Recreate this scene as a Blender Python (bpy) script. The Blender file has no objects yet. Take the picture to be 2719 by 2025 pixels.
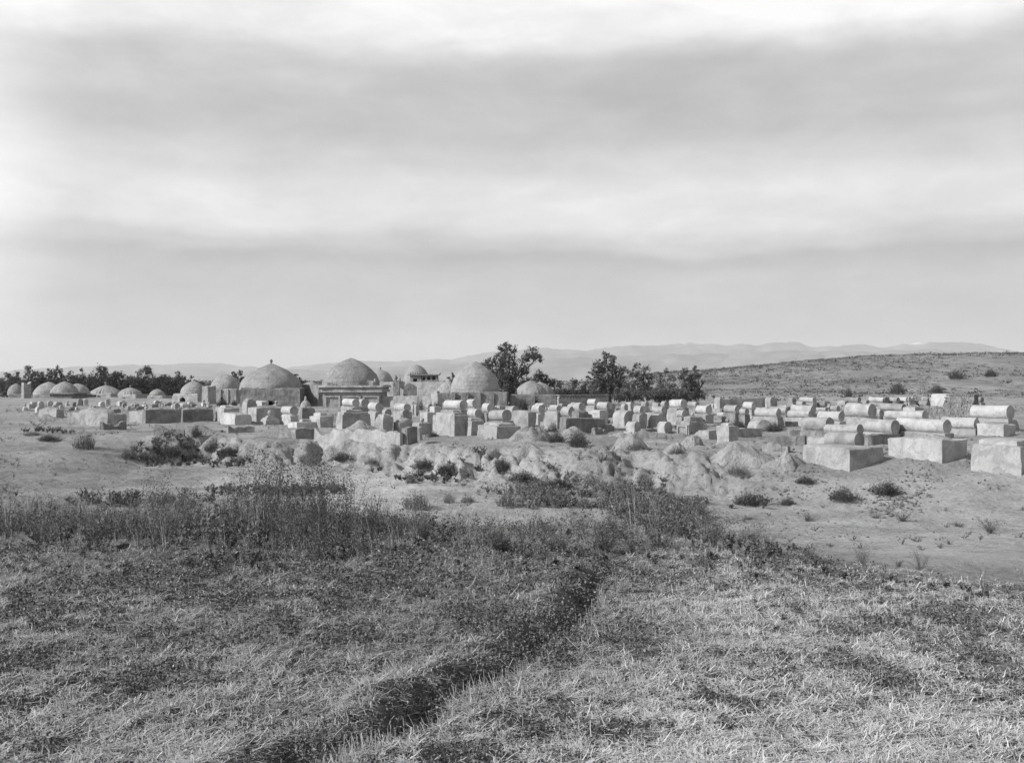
import bpy, math, random
import numpy as np
from mathutils import Vector

SC = bpy.context.scene
C = SC.collection
R = math.radians
random.seed(7)
rng = np.random.default_rng(7)

# ------------------------------------------------------------------ camera, sky, sun, exposure
F, CX, CY, CAMZ = 2750.0, 1359.5, 1012.5, 3.6
cam = bpy.data.cameras.new('camera')
cam.sensor_width = 36.0
cam.lens = 36.0 * F / 2719.0
cam.clip_start, cam.clip_end = 0.1, 40000
camo = bpy.data.objects.new('camera', cam)
C.objects.link(camo)
camo.location = (0, 0, CAMZ)
camo.rotation_euler = (R(90), 0, 0)
SC.camera = camo

SUN_H = Vector((-0.93, -0.36, 0)).normalized()      # horizontal direction towards the sun
SUN_EL = R(31)
sun = bpy.data.lights.new('sun', 'SUN')
sun.energy = 5.0
sun.angle = R(0.6)
sun.color = (1.0, 1.0, 1.0)
suno = bpy.data.objects.new('sun', sun)
C.objects.link(suno)
sd = Vector((SUN_H.x * math.cos(SUN_EL), SUN_H.y * math.cos(SUN_EL), math.sin(SUN_EL)))
suno.rotation_euler = (-sd).to_track_quat('-Z', 'Y').to_euler()
suno.location = sd * 200

W = bpy.data.worlds.new('World')
SC.world = W
W.use_nodes = True
wt = W.node_tree
for n in list(wt.nodes):
    wt.nodes.remove(n)


def N(t, kind, **kw):
    n = t.nodes.new(kind)
    for k, v in kw.items():
        if k.startswith('i_'):
            key = k[2:]
            key = int(key) if key.isdigit() else key.replace('_', ' ')
            n.inputs[key].default_value = v
        else:
            setattr(n, k, v)
    return n


def L(t, a, b, ao=0, bi=0):
    t.links.new(a.outputs[ao] if isinstance(ao, int) else a.outputs[ao],
                b.inputs[bi] if isinstance(bi, int) else b.inputs[bi])


def ramp(t, pts, interp='LINEAR'):
    r = t.nodes.new('ShaderNodeValToRGB')
    r.color_ramp.interpolation = interp
    e = r.color_ramp.elements
    while len(e) < len(pts):
        e.new(0.5)
    for k, (p, v) in enumerate(pts):
        e[k].position = p
        e[k].color = (v, v, v, 1)
    return r


def math_n(t, op, a=None, b=None, clamp=False):
    m = t.nodes.new('ShaderNodeMath')
    m.operation = op
    m.use_clamp = clamp
    for k, q in enumerate((a, b)):
        if q is None:
            continue
        if isinstance(q, (int, float)):
            m.inputs[k].default_value = q
        elif isinstance(q, tuple):
            t.links.new(q[0].outputs[q[1]], m.inputs[k])
        else:
            t.links.new(q.outputs[0], m.inputs[k])
    return m


sky = N(wt, 'ShaderNodeTexSky', sky_type='NISHITA', sun_disc=False)
sky.sun_elevation = SUN_EL
sky.sun_rotation = math.atan2(SUN_H.x, SUN_H.y)
bw = N(wt, 'ShaderNodeRGBToBW')
L(wt, sky, bw)
tc = N(wt, 'ShaderNodeTexCoord')
sep = N(wt, 'ShaderNodeSeparateXYZ')
L(wt, tc, sep)
# thin sheets of high cloud: stretched noise on a flattened direction vector
mp = N(wt, 'ShaderNodeMapping')
mp.inputs['Scale'].default_value = (2.2, 2.2, 7.5)
mp.inputs['Location'].default_value = (3.1, 1.4, 0.35)
L(wt, tc, mp)
n1 = N(wt, 'ShaderNodeTexNoise', i_Scale=1.3, i_Detail=8.0, i_Roughness=0.58, i_Distortion=0.15)
L(wt, mp, n1)
mp2 = N(wt, 'ShaderNodeMapping')
mp2.inputs['Scale'].default_value = (6.0, 6.0, 15.0)
mp2.inputs['Location'].default_value = (0.3, 5.4, 1.7)
L(wt, tc, mp2)
n2 = N(wt, 'ShaderNodeTexNoise', i_Scale=1.6, i_Detail=8.0, i_Roughness=0.6, i_Distortion=0.3)
L(wt, mp2, n2)
# elevation (z) warped a little so that the bands are not level rules
zw = math_n(wt, 'ADD', (sep, 2), math_n(wt, 'MULTIPLY', math_n(wt, 'SUBTRACT', n1, 0.5), 0.055))
# values are linear sky radiance x10 (Background strength 0.1)
er = ramp(wt, [(0.0, .585), (.08, .55), (.104, .54), (.120, .475), (.130, .60), (.150, .78), (.178, .80), (.205, .66), (.235, .54),
               (.285, .57), (.325, .93), (.36, 1.0), (.43, .66), (.58, .32), (1.0, .22)], 'EASE')
L(wt, zw, er)
sc1 = ramp(wt, [(0.30, .88), (0.50, 1.0), (0.70, 1.14)], 'EASE')
L(wt, n1, sc1)
sc2 = ramp(wt, [(0.3, .90), (0.7, 1.10)])
L(wt, n2, sc2)
v = math_n(wt, 'MULTIPLY', math_n(wt, 'MULTIPLY', er, sc1), sc2)
# brighter cloud towards the sun's side (left)
dotn = wt.nodes.new('ShaderNodeVectorMath')
dotn.operation = 'DOT_PRODUCT'
L(wt, tc, dotn)
dotn.inputs[1].default_value = SUN_H
gl = ramp(wt, [(0.0, 0.0), (0.010, 0.02), (0.13, 0.36), (0.25, .30), (0.5, .12), (1.0, 0.08)], 'EASE')
L(wt, dotn, gl, 'Value')
v2 = math_n(wt, 'ADD', v, gl)
v3 = math_n(wt, 'MULTIPLY', math_n(wt, 'MINIMUM', v2, 1.05), 8.9)
mixw = N(wt, 'ShaderNodeMix', data_type='FLOAT')
mixw.inputs[0].default_value = 0.93
L(wt, bw, mixw, 0, 2)
L(wt, v3, mixw, 0, 3)
bg = N(wt, 'ShaderNodeBackground', i_Strength=0.1)
L(wt, mixw, bg, 0, 0)
wo = N(wt, 'ShaderNodeOutputWorld')
L(wt, bg, wo)

SC.view_settings.view_transform = 'Standard'
SC.view_settings.look = 'None'
SC.view_settings.gamma = 1
SC.view_settings.exposure = 0.2
SC.render.engine = 'CYCLES'
SC.cycles.max_bounces = 5
SC.cycles.diffuse_bounces = 2
SC.cycles.volume_bounces = 1
SC.cycles.transparent_max_bounces = 4


# ------------------------------------------------------------------ noise
def _hash(ix, iy, iz, seed):
    h = (ix.astype(np.int64) * 374761393 + iy.astype(np.int64) * 668265263
         + iz.astype(np.int64) * 2147483647 + seed * 974634777) & 0xFFFFFFFF
    h = ((h ^ (h >> 13)) * 1274126177) & 0xFFFFFFFF
    h = (h ^ (h >> 16)) & 0xFFFFFFFF
    return h.astype(np.float64) / 4294967295.0


def vn(x, y, z=0.0, seed=0):
    """value noise in -1..1"""
    x, y, z = np.broadcast_arrays(np.asarray(x, float), np.asarray(y, float), np.asarray(z, float))
    x0, y0, z0 = np.floor(x), np.floor(y), np.floor(z)
    fx, fy, fz = x - x0, y - y0, z - z0
    fx, fy, fz = (f * f * (3 - 2 * f) for f in (fx, fy, fz))
    r = 0
    for dx in (0, 1):
        for dy in (0, 1):
            for dz in (0, 1):
                w = (fx if dx else 1 - fx) * (fy if dy else 1 - fy) * (fz if dz else 1 - fz)
                r = r + w * _hash(x0 + dx, y0 + dy, z0 + dz, seed)
    return r * 2 - 1


def fbm(x, y, z=0.0, oct=4, seed=0, gain=.5):
    a, s, r = 1.0, 0.0, 0.0
    for k in range(oct):
        r = r + a * vn(np.asarray(x) * 2 ** k, np.asarray(y) * 2 ** k, np.asarray(z) * 2 ** k, seed + 17 * k)
        s += a
        a *= gain
    return r / s


def sstep(a, b, v):
    t = np.clip((v - a) / (b - a), 0, 1)
    return t * t * (3 - 2 * t)


# ------------------------------------------------------------------ the lie of the land
PXN = [-600, 0, 250, 400, 540, 700, 900, 1050, 1200, 1400, 1600, 1800, 1950, 2100, 2300, 2719, 3300]
YB = [52, 51, 50.5, 49.3, 48.2, 46.8, 44.5, 42.8, 41, 39, 36.6, 36, 36.5, 36.5, 36.5, 36, 36]
BW = [26, 24, 16, 5.5, 2.8, 2.6, 2.6, 2.6, 2.6, 2.4, 2.4, 2.8, 5, 7, 9, 11, 11]
ZP = [1.05, 1.05, 1.05, 1.0, 1.0, 1.0, 1.0, 1.0, 1.0, 1.0, 1.0, 1.02, 1.05, 1.1, 1.2, 1.3, 1.3]
def yedge(x):
    return 13.2 + .8 * vn(np.asarray(x) * .12, 3.3, 0, 3) - 2.9 * sstep(2.0, 5.2, x)


FURROW = [(-1.75, 4.2), (-1.30, 5.3), (-1.05, 5.85), (-.61, 6.5), (-.03, 7.6), (.46, 9.05), (.8, 10.5), (1.0, 11.6)]


def ground(x, y, fine=True):
    x = np.asarray(x, float)
    y = np.asarray(y, float)
    yy = np.maximum(y, 0.5)
    px = CX + F * np.clip(x / yy, -.85, .85)
    yb = np.interp(px, PXN, YB)
    bw_ = np.interp(px, PXN, BW)
    zp = np.interp(px, PXN, ZP)
    d = np.hypot(x, y)
    steep = np.clip((7 - bw_) / 4, 0, 1)
    g = fbm(x * .23, y * .23, 0, 3, 5)
    # gullies of the eroded bank
    gul = np.abs(vn(x * 1.9 + .6 * vn(y * .5, x * .5), y * .35, 0, 31))
    gul2 = np.abs(vn(x * 4.6, y * .9, 0, 37))
    shift = steep * (.75 * (.5 - gul) + .38 * (.5 - gul2) + .5 * fbm(x * 1.6, y * .8, 0, 4, 38, .6) + 1.5 * g + 1.2 * vn(x * .5, 0, 0, 39))
    t = (y + shift - (yb - bw_)) / bw_
    bank = np.clip(t, 0, 1)
    bank = bank * bank * (3 - 2 * bank)
    low = 0.04 * fbm(x * .2, y * .2, 0, 3, 9)
    z = low + (zp - low) * bank
    # field and the slope below it
    ye = yedge(x)
    ts = np.clip((y - ye) / (12.5 + 13.2 - np.minimum(ye, 13.2)), 0, 1)
    fld = 1 - (.72 * ts + .28 * ts * ts * (3 - 2 * ts))
    fld = np.where(y < ye, 1.0, fld)
    z = z + (1.5 - z) * fld
    # far hill on the right
    H = np.interp(x, [-60, -10, 10, 26, 37, 53, 70, 92, 113, 148, 220, 400], [0, .4, 1.4, 2.6, 4.0, 5.4, 6.9, 8.7, 9.8, 10.7, 11.4, 11.4])
    up = sstep(105, 300, y)
    up = .25 * up + .75 * up ** 1.5
    z = z + H * up * (1 - .75 * sstep(330, 900, y))
    if fine:
        near = 1 - sstep(12, 17, y)
        z = z + near * (.045 * fbm(x * 1.6, y * 1.6, 0, 3, 11) + .035 * fbm(x * 6, y * 6, 0, 3, 12))
        mid = sstep(13, 20, y) * (1 - sstep(90, 140, y))
        z = z + mid * (.10 * fbm(x * .5, y * .6, 0, 4, 13, .6) + .06 * (.5 - np.abs(vn(x * 2.3, y * 2.3, 0, 14))) + .03 * fbm(x * 5, y * 5, 0, 2, 28))
        bz = np.exp(-((t - .45) / .52) ** 2) * steep
        rdg = 1 - 2 * np.abs(fbm(x * 1.7, y * .8, 0, 4, 26, .6))
        z = z + bz * (.30 * fbm(x * 3, y * 2.4, 0, 4, 21, .7) + .24 * rdg - .8 * np.clip(.20 - np.abs(vn(x * 2.1, y * .35, 0, 22)), 0, 1))
        # undercut hollow in the bank
        z = z - .9 * np.exp(-((x - .42 - .1 * (y - 38)) / .20) ** 2) * np.exp(-((y - 38.3) / .55) ** 2)
        # heaped, dug-over soil behind the bank edge at right
        dug = np.exp(-((px - 1850) / 330) ** 4) * np.exp(-((y - 39.5) / 4.5) ** 2)
        z = z + dug * (.26 * fbm(x * .7, y * .7, 0, 5, 24, .62) + .10 * (1 - 2 * np.abs(vn(x * 1.5, y * 1.2, 0, 27))))
        z = z + sstep(110, 180, y) * (1 - sstep(380, 600, y)) * (.9 * fbm(x * .05, y * .03, 0, 5, 15, .6))
        # furrow: shallow ditch with a raised left lip
        fy = [p[1] for p in FURROW]
        fx = [p[0] for p in FURROW]
        dx = x - np.interp(y, fy, fx) + .10 * vn(y * 2.2, 0, 0, 41) + .05 * vn(y * 6, x * 3, 0, 43)
        k = sstep(3.5, 4.5, y) * (1 - sstep(10.9, 12.2, y))
        rg = 1 + .8 * fbm(x * 3, y * 3, 0, 3, 42)
        z = z + k * (1 + .45 * vn(y * 2.3, x * 2, 0, 44)) * (-.13 * np.exp(-((dx) / .15) ** 2) + .07 * rg * np.exp(-((dx + .33) / .18) ** 2))
    return z


def hit(px, py, off=0.0, start=3.0, end=700.0):
    """point where the sight line through a photo pixel meets the ground (raised by off)"""
    tx, tz = (px - CX) / F, (py - CY) / F
    ys = np.concatenate([np.arange(start, 60, .1), np.arange(60, 160, .4), np.arange(160, end, 2)])
    gz = ground(tx * ys, ys, False) + off
    rz = CAMZ - tz * ys
    w = np.nonzero(rz <= gz)[0]
    yv = ys[w[0]] if len(w) else 160.0
    return tx * yv, float(yv)


def X(px, y):
    return (px - CX) / F * y


def Zp(py, y):
    return CAMZ - (py - CY) / F * y


def G(x, y):
    return float(ground(x, y, True))


# ------------------------------------------------------------------ object helpers
def tag(o, label=None, cat=None, group=None, kind=None):
    if label: o['label'] = label
    if cat: o['category'] = cat
    if group: o['group'] = group
    if kind: o['kind'] = kind
    return o


def empty(name, loc, rz, label, cat, group=None):
    o = bpy.data.objects.new(name, None)
    o.empty_display_size = .2
    C.objects.link(o)
    o.location = loc
    o.rotation_euler = (0, 0, rz)
    return tag(o, label, cat, group)


def mesh_obj(name, v, f, mat, parent=None, smooth=True, loc=None):
    me = bpy.data.meshes.new(name)
    me.from_pydata([tuple(p) for p in v], [], f)
    if smooth:
        me.polygons.foreach_set('use_smooth', [True] * len(me.polygons))
        try:
            me.set_sharp_from_angle(angle=R(38))
        except Exception:
            pass
    me.materials.append(mat)
    o = bpy.data.objects.new(name, me)
    C.objects.link(o)
    if parent: o.parent = parent
    if loc is not None: o.location = loc
    return o


def quick_mesh(name, V, T, mat, tone=None, size=3, parent=None, smooth=False):
    """big mesh straight from numpy arrays: V (n,3), T (m,size)"""
    me = bpy.data.meshes.new(name)
    V = np.asarray(V, np.float32)
    T = np.asarray(T, np.int32)
    me.vertices.add(len(V))
    me.vertices.foreach_set('co', V.ravel())
    me.loops.add(T.size)
    me.loops.foreach_set('vertex_index', T.ravel())
    me.polygons.add(len(T))
    me.polygons.foreach_set('loop_start', np.arange(0, T.size, size, dtype=np.int32))
    if smooth:
        me.polygons.foreach_set('use_smooth', np.ones(len(T), bool))
    me.update(calc_edges=True)
    if tone is not None:
        a = me.attributes.new('tone', 'FLOAT', 'POINT')
        a.data.foreach_set('value', np.asarray(tone, np.float32))
    me.materials.append(mat)
    o = bpy.data.objects.new(name, me)
    C.objects.link(o)
    if parent: o.parent = parent
    return o


# ------------------------------------------------------------------ materials
def mat_new(name):
    m = bpy.data.materials.new(name)
    m.use_nodes = True
    t = m.node_tree
    b = t.nodes['Principled BSDF']
    b.inputs['Specular IOR Level'].default_value = .15
    b.inputs['Roughness'].default_value = .95
    return m, t, b


PATCH = .82


def mud(name, lo, hi, sc=1.5, bump=.5, streak=0.0, fine=30.0, course=0.0, dist=.03):
    m, t, b = mat_new(name)
    tcn = N(t, 'ShaderNodeNewGeometry')
    oi = N(t, 'ShaderNodeObjectInfo')
    n = N(t, 'ShaderNodeTexNoise', i_Scale=sc, i_Detail=8.0, i_Roughness=.65)
    L(t, tcn, n)
    nf = N(t, 'ShaderNodeTexNoise', i_Scale=fine, i_Detail=4.0, i_Roughness=.7)
    L(t, tcn, nf)
    mpn = N(t, 'ShaderNodeMapping')
    mpn.inputs['Scale'].default_value = (3.4, 3.4, .7)
    L(t, tcn, mpn)
    ns = N(t, 'ShaderNodeTexNoise', i_Scale=1.6, i_Detail=5.0, i_Roughness=.7, i_Distortion=.8)
    L(t, mpn, ns)
    mix = math_n(t, 'ADD', math_n(t, 'MULTIPLY', n, .6), math_n(t, 'MULTIPLY', nf, .4))
    if streak:
        mix = math_n(t, 'ADD', math_n(t, 'MULTIPLY', mix, 1 - streak), math_n(t, 'MULTIPLY', ns, streak))
    r = ramp(t, [(.40, lo), (.5, (lo + hi) / 2), (.60, hi)])
    L(t, mix, r)
    # each piece weathered to its own tone
    k = math_n(t, 'ADD', math_n(t, 'MULTIPLY', (oi, 'Random'), .22), .89)
    mul = t.nodes.new('ShaderNodeVectorMath')
    mul.operation = 'SCALE'
    L(t, r, mul)
    t.links.new(k.outputs[0], mul.inputs['Scale'])
    # patches where the plaster has fallen or been rained off
    npz = N(t, 'ShaderNodeTexNoise', i_Scale=1.7, i_Detail=6.0, i_Roughness=.62, i_Distortion=.4)
    L(t, tcn, npz)
    pr = ramp(t, [(.50, 1.0), (.56, PATCH), (.64, PATCH - .06)])
    L(t, npz, pr)
    mul2 = t.nodes.new('ShaderNodeVectorMath')
    mul2.operation = 'MULTIPLY'
    L(t, mul, mul2)
    L(t, pr, mul2, 0, 1)
    L(t, mul2, b, 0, 'Base Color')
    h = math_n(t, 'ADD', math_n(t, 'ADD', math_n(t, 'MULTIPLY', nf, .35), math_n(t, 'MULTIPLY', pr, .8)), math_n(t, 'ADD', math_n(t, 'MULTIPLY', n, .5), math_n(t, 'MULTIPLY', ns, .5 + streak)))
    if course:
        sp = N(t, 'ShaderNodeSeparateXYZ')
        L(t, tcn, sp)
        wv = math_n(t, 'SINE', math_n(t, 'ADD', math_n(t, 'MULTIPLY', (sp, 2), course), math_n(t, 'MULTIPLY', n, 5.0)))
        h = math_n(t, 'ADD', h, math_n(t, 'MULTIPLY', wv, .06))
    bp = N(t, 'ShaderNodeBump', i_Strength=bump, i_Distance=dist * 2)
    L(t, h, bp, 0, 'Height')
    L(t, bp, b, 0, 'Normal')
    return m


def flat_mat(name, v, tone=False, rough=.95):
    m, t, b = mat_new(name)
    b.inputs['Roughness'].default_value = rough
    if tone:
        a = N(t, 'ShaderNodeAttribute', attribute_name='tone')
        comb = N(t, 'ShaderNodeCombineColor')
        for k in range(3):
            L(t, a, comb, 'Fac', k)
        L(t, comb, b, 0, 'Base Color')
    else:
        b.inputs['Base Color'].default_value = (v, v, v, 1)
    return m


def leaf_mat(name, lo, hi, trans=.25):
    m, t, b = mat_new(name)
    g = N(t, 'ShaderNodeNewGeometry')
    r = ramp(t, [(0, lo), (1, hi)])
    L(t, g, r, 'Random Per Island')
    L(t, r, b, 0, 'Base Color')
    tr = N(t, 'ShaderNodeBsdfTranslucent')
    L(t, r, tr, 0, 0)
    mx = N(t, 'ShaderNodeMixShader')
    mx.inputs[0].default_value = trans
    L(t, b, mx, 0, 1)
    L(t, tr, mx, 0, 2)
    L(t, mx, t.nodes['Material Output'])
    return m


M = {}
M['mud'] = mud('sun dried mud plaster', .26, .41, 1.6, .9, .28, 26.0, 0, .05)
M['pale'] = mud('pale limed mud plaster', .33, .48, 1.8, .7, .22, 26.0, 0, .05)
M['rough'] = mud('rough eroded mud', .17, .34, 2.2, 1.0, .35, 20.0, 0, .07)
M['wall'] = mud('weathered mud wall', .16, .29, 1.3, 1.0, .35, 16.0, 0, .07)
PATCH = .93
M['dome'] = mud('mud plastered dome', .24, .39, 1.3, 1.0, .30, 9.0, 17.0, .11)
PATCH = .85
M['brick'] = mud('old mud brick', .12, .26, 3.0, .6, .1)
M['soil'] = mud('dug loose soil', .22, .36, 1.6, 1.0, .0, 12.0, 0, .08)
M['leaf'] = leaf_mat('dusty leaves', .05, .13, .25)
M['leaf_pale'] = leaf_mat('grey green leaves', .09, .19, .3)
M['bark'] = flat_mat('grey bark', .08)
M['bark_pale'] = flat_mat('bleached bare wood', .36)
M['twig'] = flat_mat('dry twig', .15)
M['weed'] = leaf_mat('scrub leaves', .05, .17, .25)
M['weed_dark'] = leaf_mat('dark scrub leaves', .03, .10, .2)
M['tone'] = flat_mat('straw and weeds', 0, True)


# ------------------------------------------------------------------ lofts
def loft(rings, cap_start=None, cap_end=None, closed=True, skip=None):
    """rings: list of (n,3) arrays with equal n -> verts, quads; caps are fans to a point"""
    n = len(rings[0])
    v = np.concatenate([np.asarray(r, float) for r in rings])
    f = []
    for k in range(len(rings) - 1):
        for i in range(n if closed else n - 1):
            j = (i + 1) % n
            q = (k * n + i, k * n + j, (k + 1) * n + j, (k + 1) * n + i)
            if skip is not None and skip(v[list(q)].mean(axis=0)):
                continue
            f.append(q)
    extra = []
    if cap_start is not None:
        extra.append(cap_start)
        c = len(v)
        for i in range(n):
            f.append((c, (i + 1) % n, i))
    if cap_end is not None:
        c = len(v) + len(extra)
        extra.append(cap_end)
        b0 = (len(rings) - 1) * n
        for i in range(n):
            f.append((c, b0 + i, b0 + (i + 1) % n))
    if extra:
        v = np.concatenate([v, np.array(extra, float)])
    return v, f


def perim(Lx, Wy, step):
    """ordered points round a rectangle (counter-clockwise) and their outward normals"""
    nx, ny = max(3, int(round(Lx / step))), max(3, int(round(Wy / step)))
    P, Nn = [], []
    for (x0, y0, x1, y1, n, nr) in ((-1, -1, 1, -1, nx, (0, -1)), (1, -1, 1, 1, ny, (1, 0)), (1, 1, -1, 1, nx, (0, 1)), (-1, 1, -1, -1, ny, (-1, 0))):
        for k in range(n):
            u = k / n
            P.append(((x0 + (x1 - x0) * u) * Lx / 2, (y0 + (y1 - y0) * u) * Wy / 2))
            Nn.append(nr)
    P = np.array(P)
    Nn = np.array(Nn, float)
    Nn = (Nn + np.roll(Nn, 1, 0)) / 2
    Nn /= np.linalg.norm(Nn, axis=1)[:, None]
    return P, Nn


def mudbox(Lx, Wy, H, step=.2, taper=.03, rib=.02, rag=.02, sink=.35, seed=0, rfreq=3.0, z0=0.0, levels=5, door=None, rnd=.04):
    P, Nn = perim(Lx, Wy, step)
    s = np.arange(len(P)) * step
    ribs = np.abs(vn(s * rfreq, seed * 7.3, 0, 3))
    rag = max(rag, .045) if Lx < 4 else rag
    cd = np.minimum(Lx / 2 - np.abs(P[:, 0]), 9) + np.minimum(Wy / 2 - np.abs(P[:, 1]), 9)
    chip = np.exp(-(cd / .16) ** 2)
    ragv = vn(s * 2.2, seed * 3.1, 0, 4) * rag + vn(s * 6, seed * 3.1, 0, 5) * rag * .4
    rings = []
    for k in range(levels + 1):
        u = k / levels
        z = z0 - sink + (H + sink) * u
        wob = vn(s * 1.3, z * 2.0, seed, 6) * rib * .8 - .07 * chip * (.4 + np.clip(vn(s * .1 + 3, z * 3.1, seed, 16), -.4, 1)) * min(1, Lx) - .05 * np.clip(vn(s * 1.7, z * 2.6, seed, 17) - .35, 0, 1) * (2 if rib > .01 else .5)
        off = -ribs * rib * (1 - .3 * u) + wob - taper * max(0.0, (z - z0)) - (rnd * .35 if k == levels else 0)
        q = P + Nn * off[:, None]
        zz = np.full(len(P), z) + (ragv * u ** 3)
        rings.append(np.c_[q, zz])
    top = rings[-1]
    for sc, dz in ((.95, rnd * .6), (.55, rnd)):
        r = top.copy()
        r[:, :2] = top[:, :2] * sc
        if sc == .95:
            r[:, 0] = top[:, 0] - np.sign(top[:, 0]) * np.minimum(np.abs(top[:, 0]) * .3, .05)
            r[:, 1] = top[:, 1] - np.sign(top[:, 1]) * np.minimum(np.abs(top[:, 1]) * .3, .05)
        r[:, 2] = z0 + H + dz + ragv * (.6 if sc > .9 else 0)
        rings.append(r)
    return loft(rings, cap_end=(0, 0, z0 + H + rnd), skip=door)


def dome_mesh(r, h, e=.3, seg=40, n=16, z0=0.0, seed=0, rough=.02, ribs=0, ribd=.0, flare=0.0, ry=None, lump=0.02):
    """pointed dome of revolution"""
    Rr = 1 + e
    hh = math.sqrt(Rr * Rr - e * e)
    rings = []
    a = np.linspace(0, 2 * math.pi, seg, endpoint=False)
    rings.append(np.c_[np.cos(a) * r * (1 + flare), np.sin(a) * (ry or r) * (1 + flare), np.full(seg, z0 - .15)])
    for k in range(n):
        u = k / n
        zz = hh * math.sin(u * math.pi / 2) ** 1.05
        rr = max(0.0, math.sqrt(max(0, Rr * Rr - zz * zz)) - e)
        rr = rr * (1 + flare * (1 - u) ** 6)
        z = z0 + h * zz / hh
        w = 1 + rough * 1.5 * fbm(np.cos(a) * 1.7 + seed, np.sin(a) * 1.7, z * .9, 3, seed) + lump * vn(np.cos(a) * 5, np.sin(a) * 5, z * 3 + seed, 8)
        if ribs:
            w = w - ribd * (np.abs(np.sin(a * ribs / 2 + .3 * np.sin(a * 3)))) ** 6 * (1 - u * .6)
        rings.append(np.c_[np.cos(a) * r * rr * w, np.sin(a) * (ry or r) * rr * w, np.full(seg, z) + rough * .4 * vn(a * 3, z * 2, seed, 9) * (1 if k else 0)])
    return loft(rings, cap_end=(0, 0, z0 + h))


def lathe(prof, seg=12, z0=0.0, sx=1.0, cap=True):
    a = np.linspace(0, 2 * math.pi, seg, endpoint=False)
    rings = [np.c_[np.cos(a) * r * sx, np.sin(a) * r, np.full(seg, z0 + z)] for r, z in prof]
    return loft(rings, cap_start=(0, 0, z0 + prof[0][1]), cap_end=(0, 0, z0 + prof[-1][1]))


def barrel_mesh(Lb, r, z0=0.0, seed=0, point=0.0, squash=1.0):
    """rounded grave barrel lying along x on a narrow foot"""
    th = np.linspace(-62, 242, 21) * math.pi / 180
    cx = np.cos(th) * r
    cz = np.sin(th) * r * squash
    cz = cz + point * r * np.clip(np.sin(th), 0, 1) ** 8
    cz = cz - cz.min() + .16 * r
    prof = np.c_[cx, cz]
    prof = np.vstack([[cx[0] * .95, -.03], prof, [cx[-1] * .95, -.03]])
    n = len(prof)
    rings = []
    cen = r * 1.05
    def ring(x, s, wob=True):
        p = prof.copy()
        p[:, 0] *= s
        p[:, 1] = cen + (p[:, 1] - cen) * s
        if wob:
            w = 1 + .045 * vn(np.arange(n) * .7, x * 1.3, seed, 50) + .02 * vn(np.arange(n) * 2.1, x * 5, seed, 51)
            p[:, 0] *= w
            p[:, 1] = cen + (p[:, 1] - cen) * w
        return np.c_[np.full(n, x), p[:, 0], z0 + p[:, 1]]
    h = Lb / 2
    rings.append(ring(-h + .015, .90))
    for x in (-h, -h * .93, -h * .5, 0, h * .5, h * .93, h):
        rings.append(ring(x, 1.0 + (.03 if abs(x) > h * .9 else 0)))
    rings.append(ring(h - .02, .90))
    v, f = loft(rings, cap_start=(-h + .03, 0, z0 + cen), cap_end=(h - .035, 0, z0 + cen))
    return v, [tuple(reversed(q)) for q in f]


def join(*vf):
    V, Fc, o = [], [], 0
    for v, f in vf:
        V.append(np.asarray(v, float))
        Fc += [tuple(i + o for i in q) for q in f]
        o += len(v)
    return np.concatenate(V), Fc


def boxm(x0, x1, y0, y1, z0, z1, j=0.0):
    c = np.array([(x, y, z) for z in (z0, z1) for (x, y) in ((x0, y0), (x1, y0), (x1, y1), (x0, y1))], float)
    if j: c += rng.normal(0, j, c.shape)
    return c, [(0, 3, 2, 1), (4, 5, 6, 7), (0, 1, 5, 4), (1, 2, 6, 5), (2, 3, 7, 6), (3, 0, 4, 7)]


def move(vf, dx=0, dy=0, dz=0, rz=0.0):
    v = np.asarray(vf[0], float).copy()
    c, s = math.cos(rz), math.sin(rz)
    x = v[:, 0] * c - v[:, 1] * s
    y = v[:, 0] * s + v[:, 1] * c
    v[:, 0], v[:, 1] = x + dx, y + dy
    v[:, 2] += dz
    return v, vf[1]


def tube(pts, rad, seg=6):
    pts = [np.array(p, float) for p in pts]
    rings = []
    for k, p in enumerate(pts):
        d = pts[min(k + 1, len(pts) - 1)] - pts[max(k - 1, 0)]
        d /= np.linalg.norm(d) + 1e-9
        u = np.cross(d, (0, 0, 1.0) if abs(d[2]) < .9 else (1.0, 0, 0))
        u /= np.linalg.norm(u)
        w = np.cross(d, u)
        a = np.linspace(0, 2 * math.pi, seg, endpoint=False)
        rings.append(p + rad[k] * (np.cos(a)[:, None] * u + np.sin(a)[:, None] * w))
    return loft(rings, cap_start=pts[0], cap_end=pts[-1])

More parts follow.
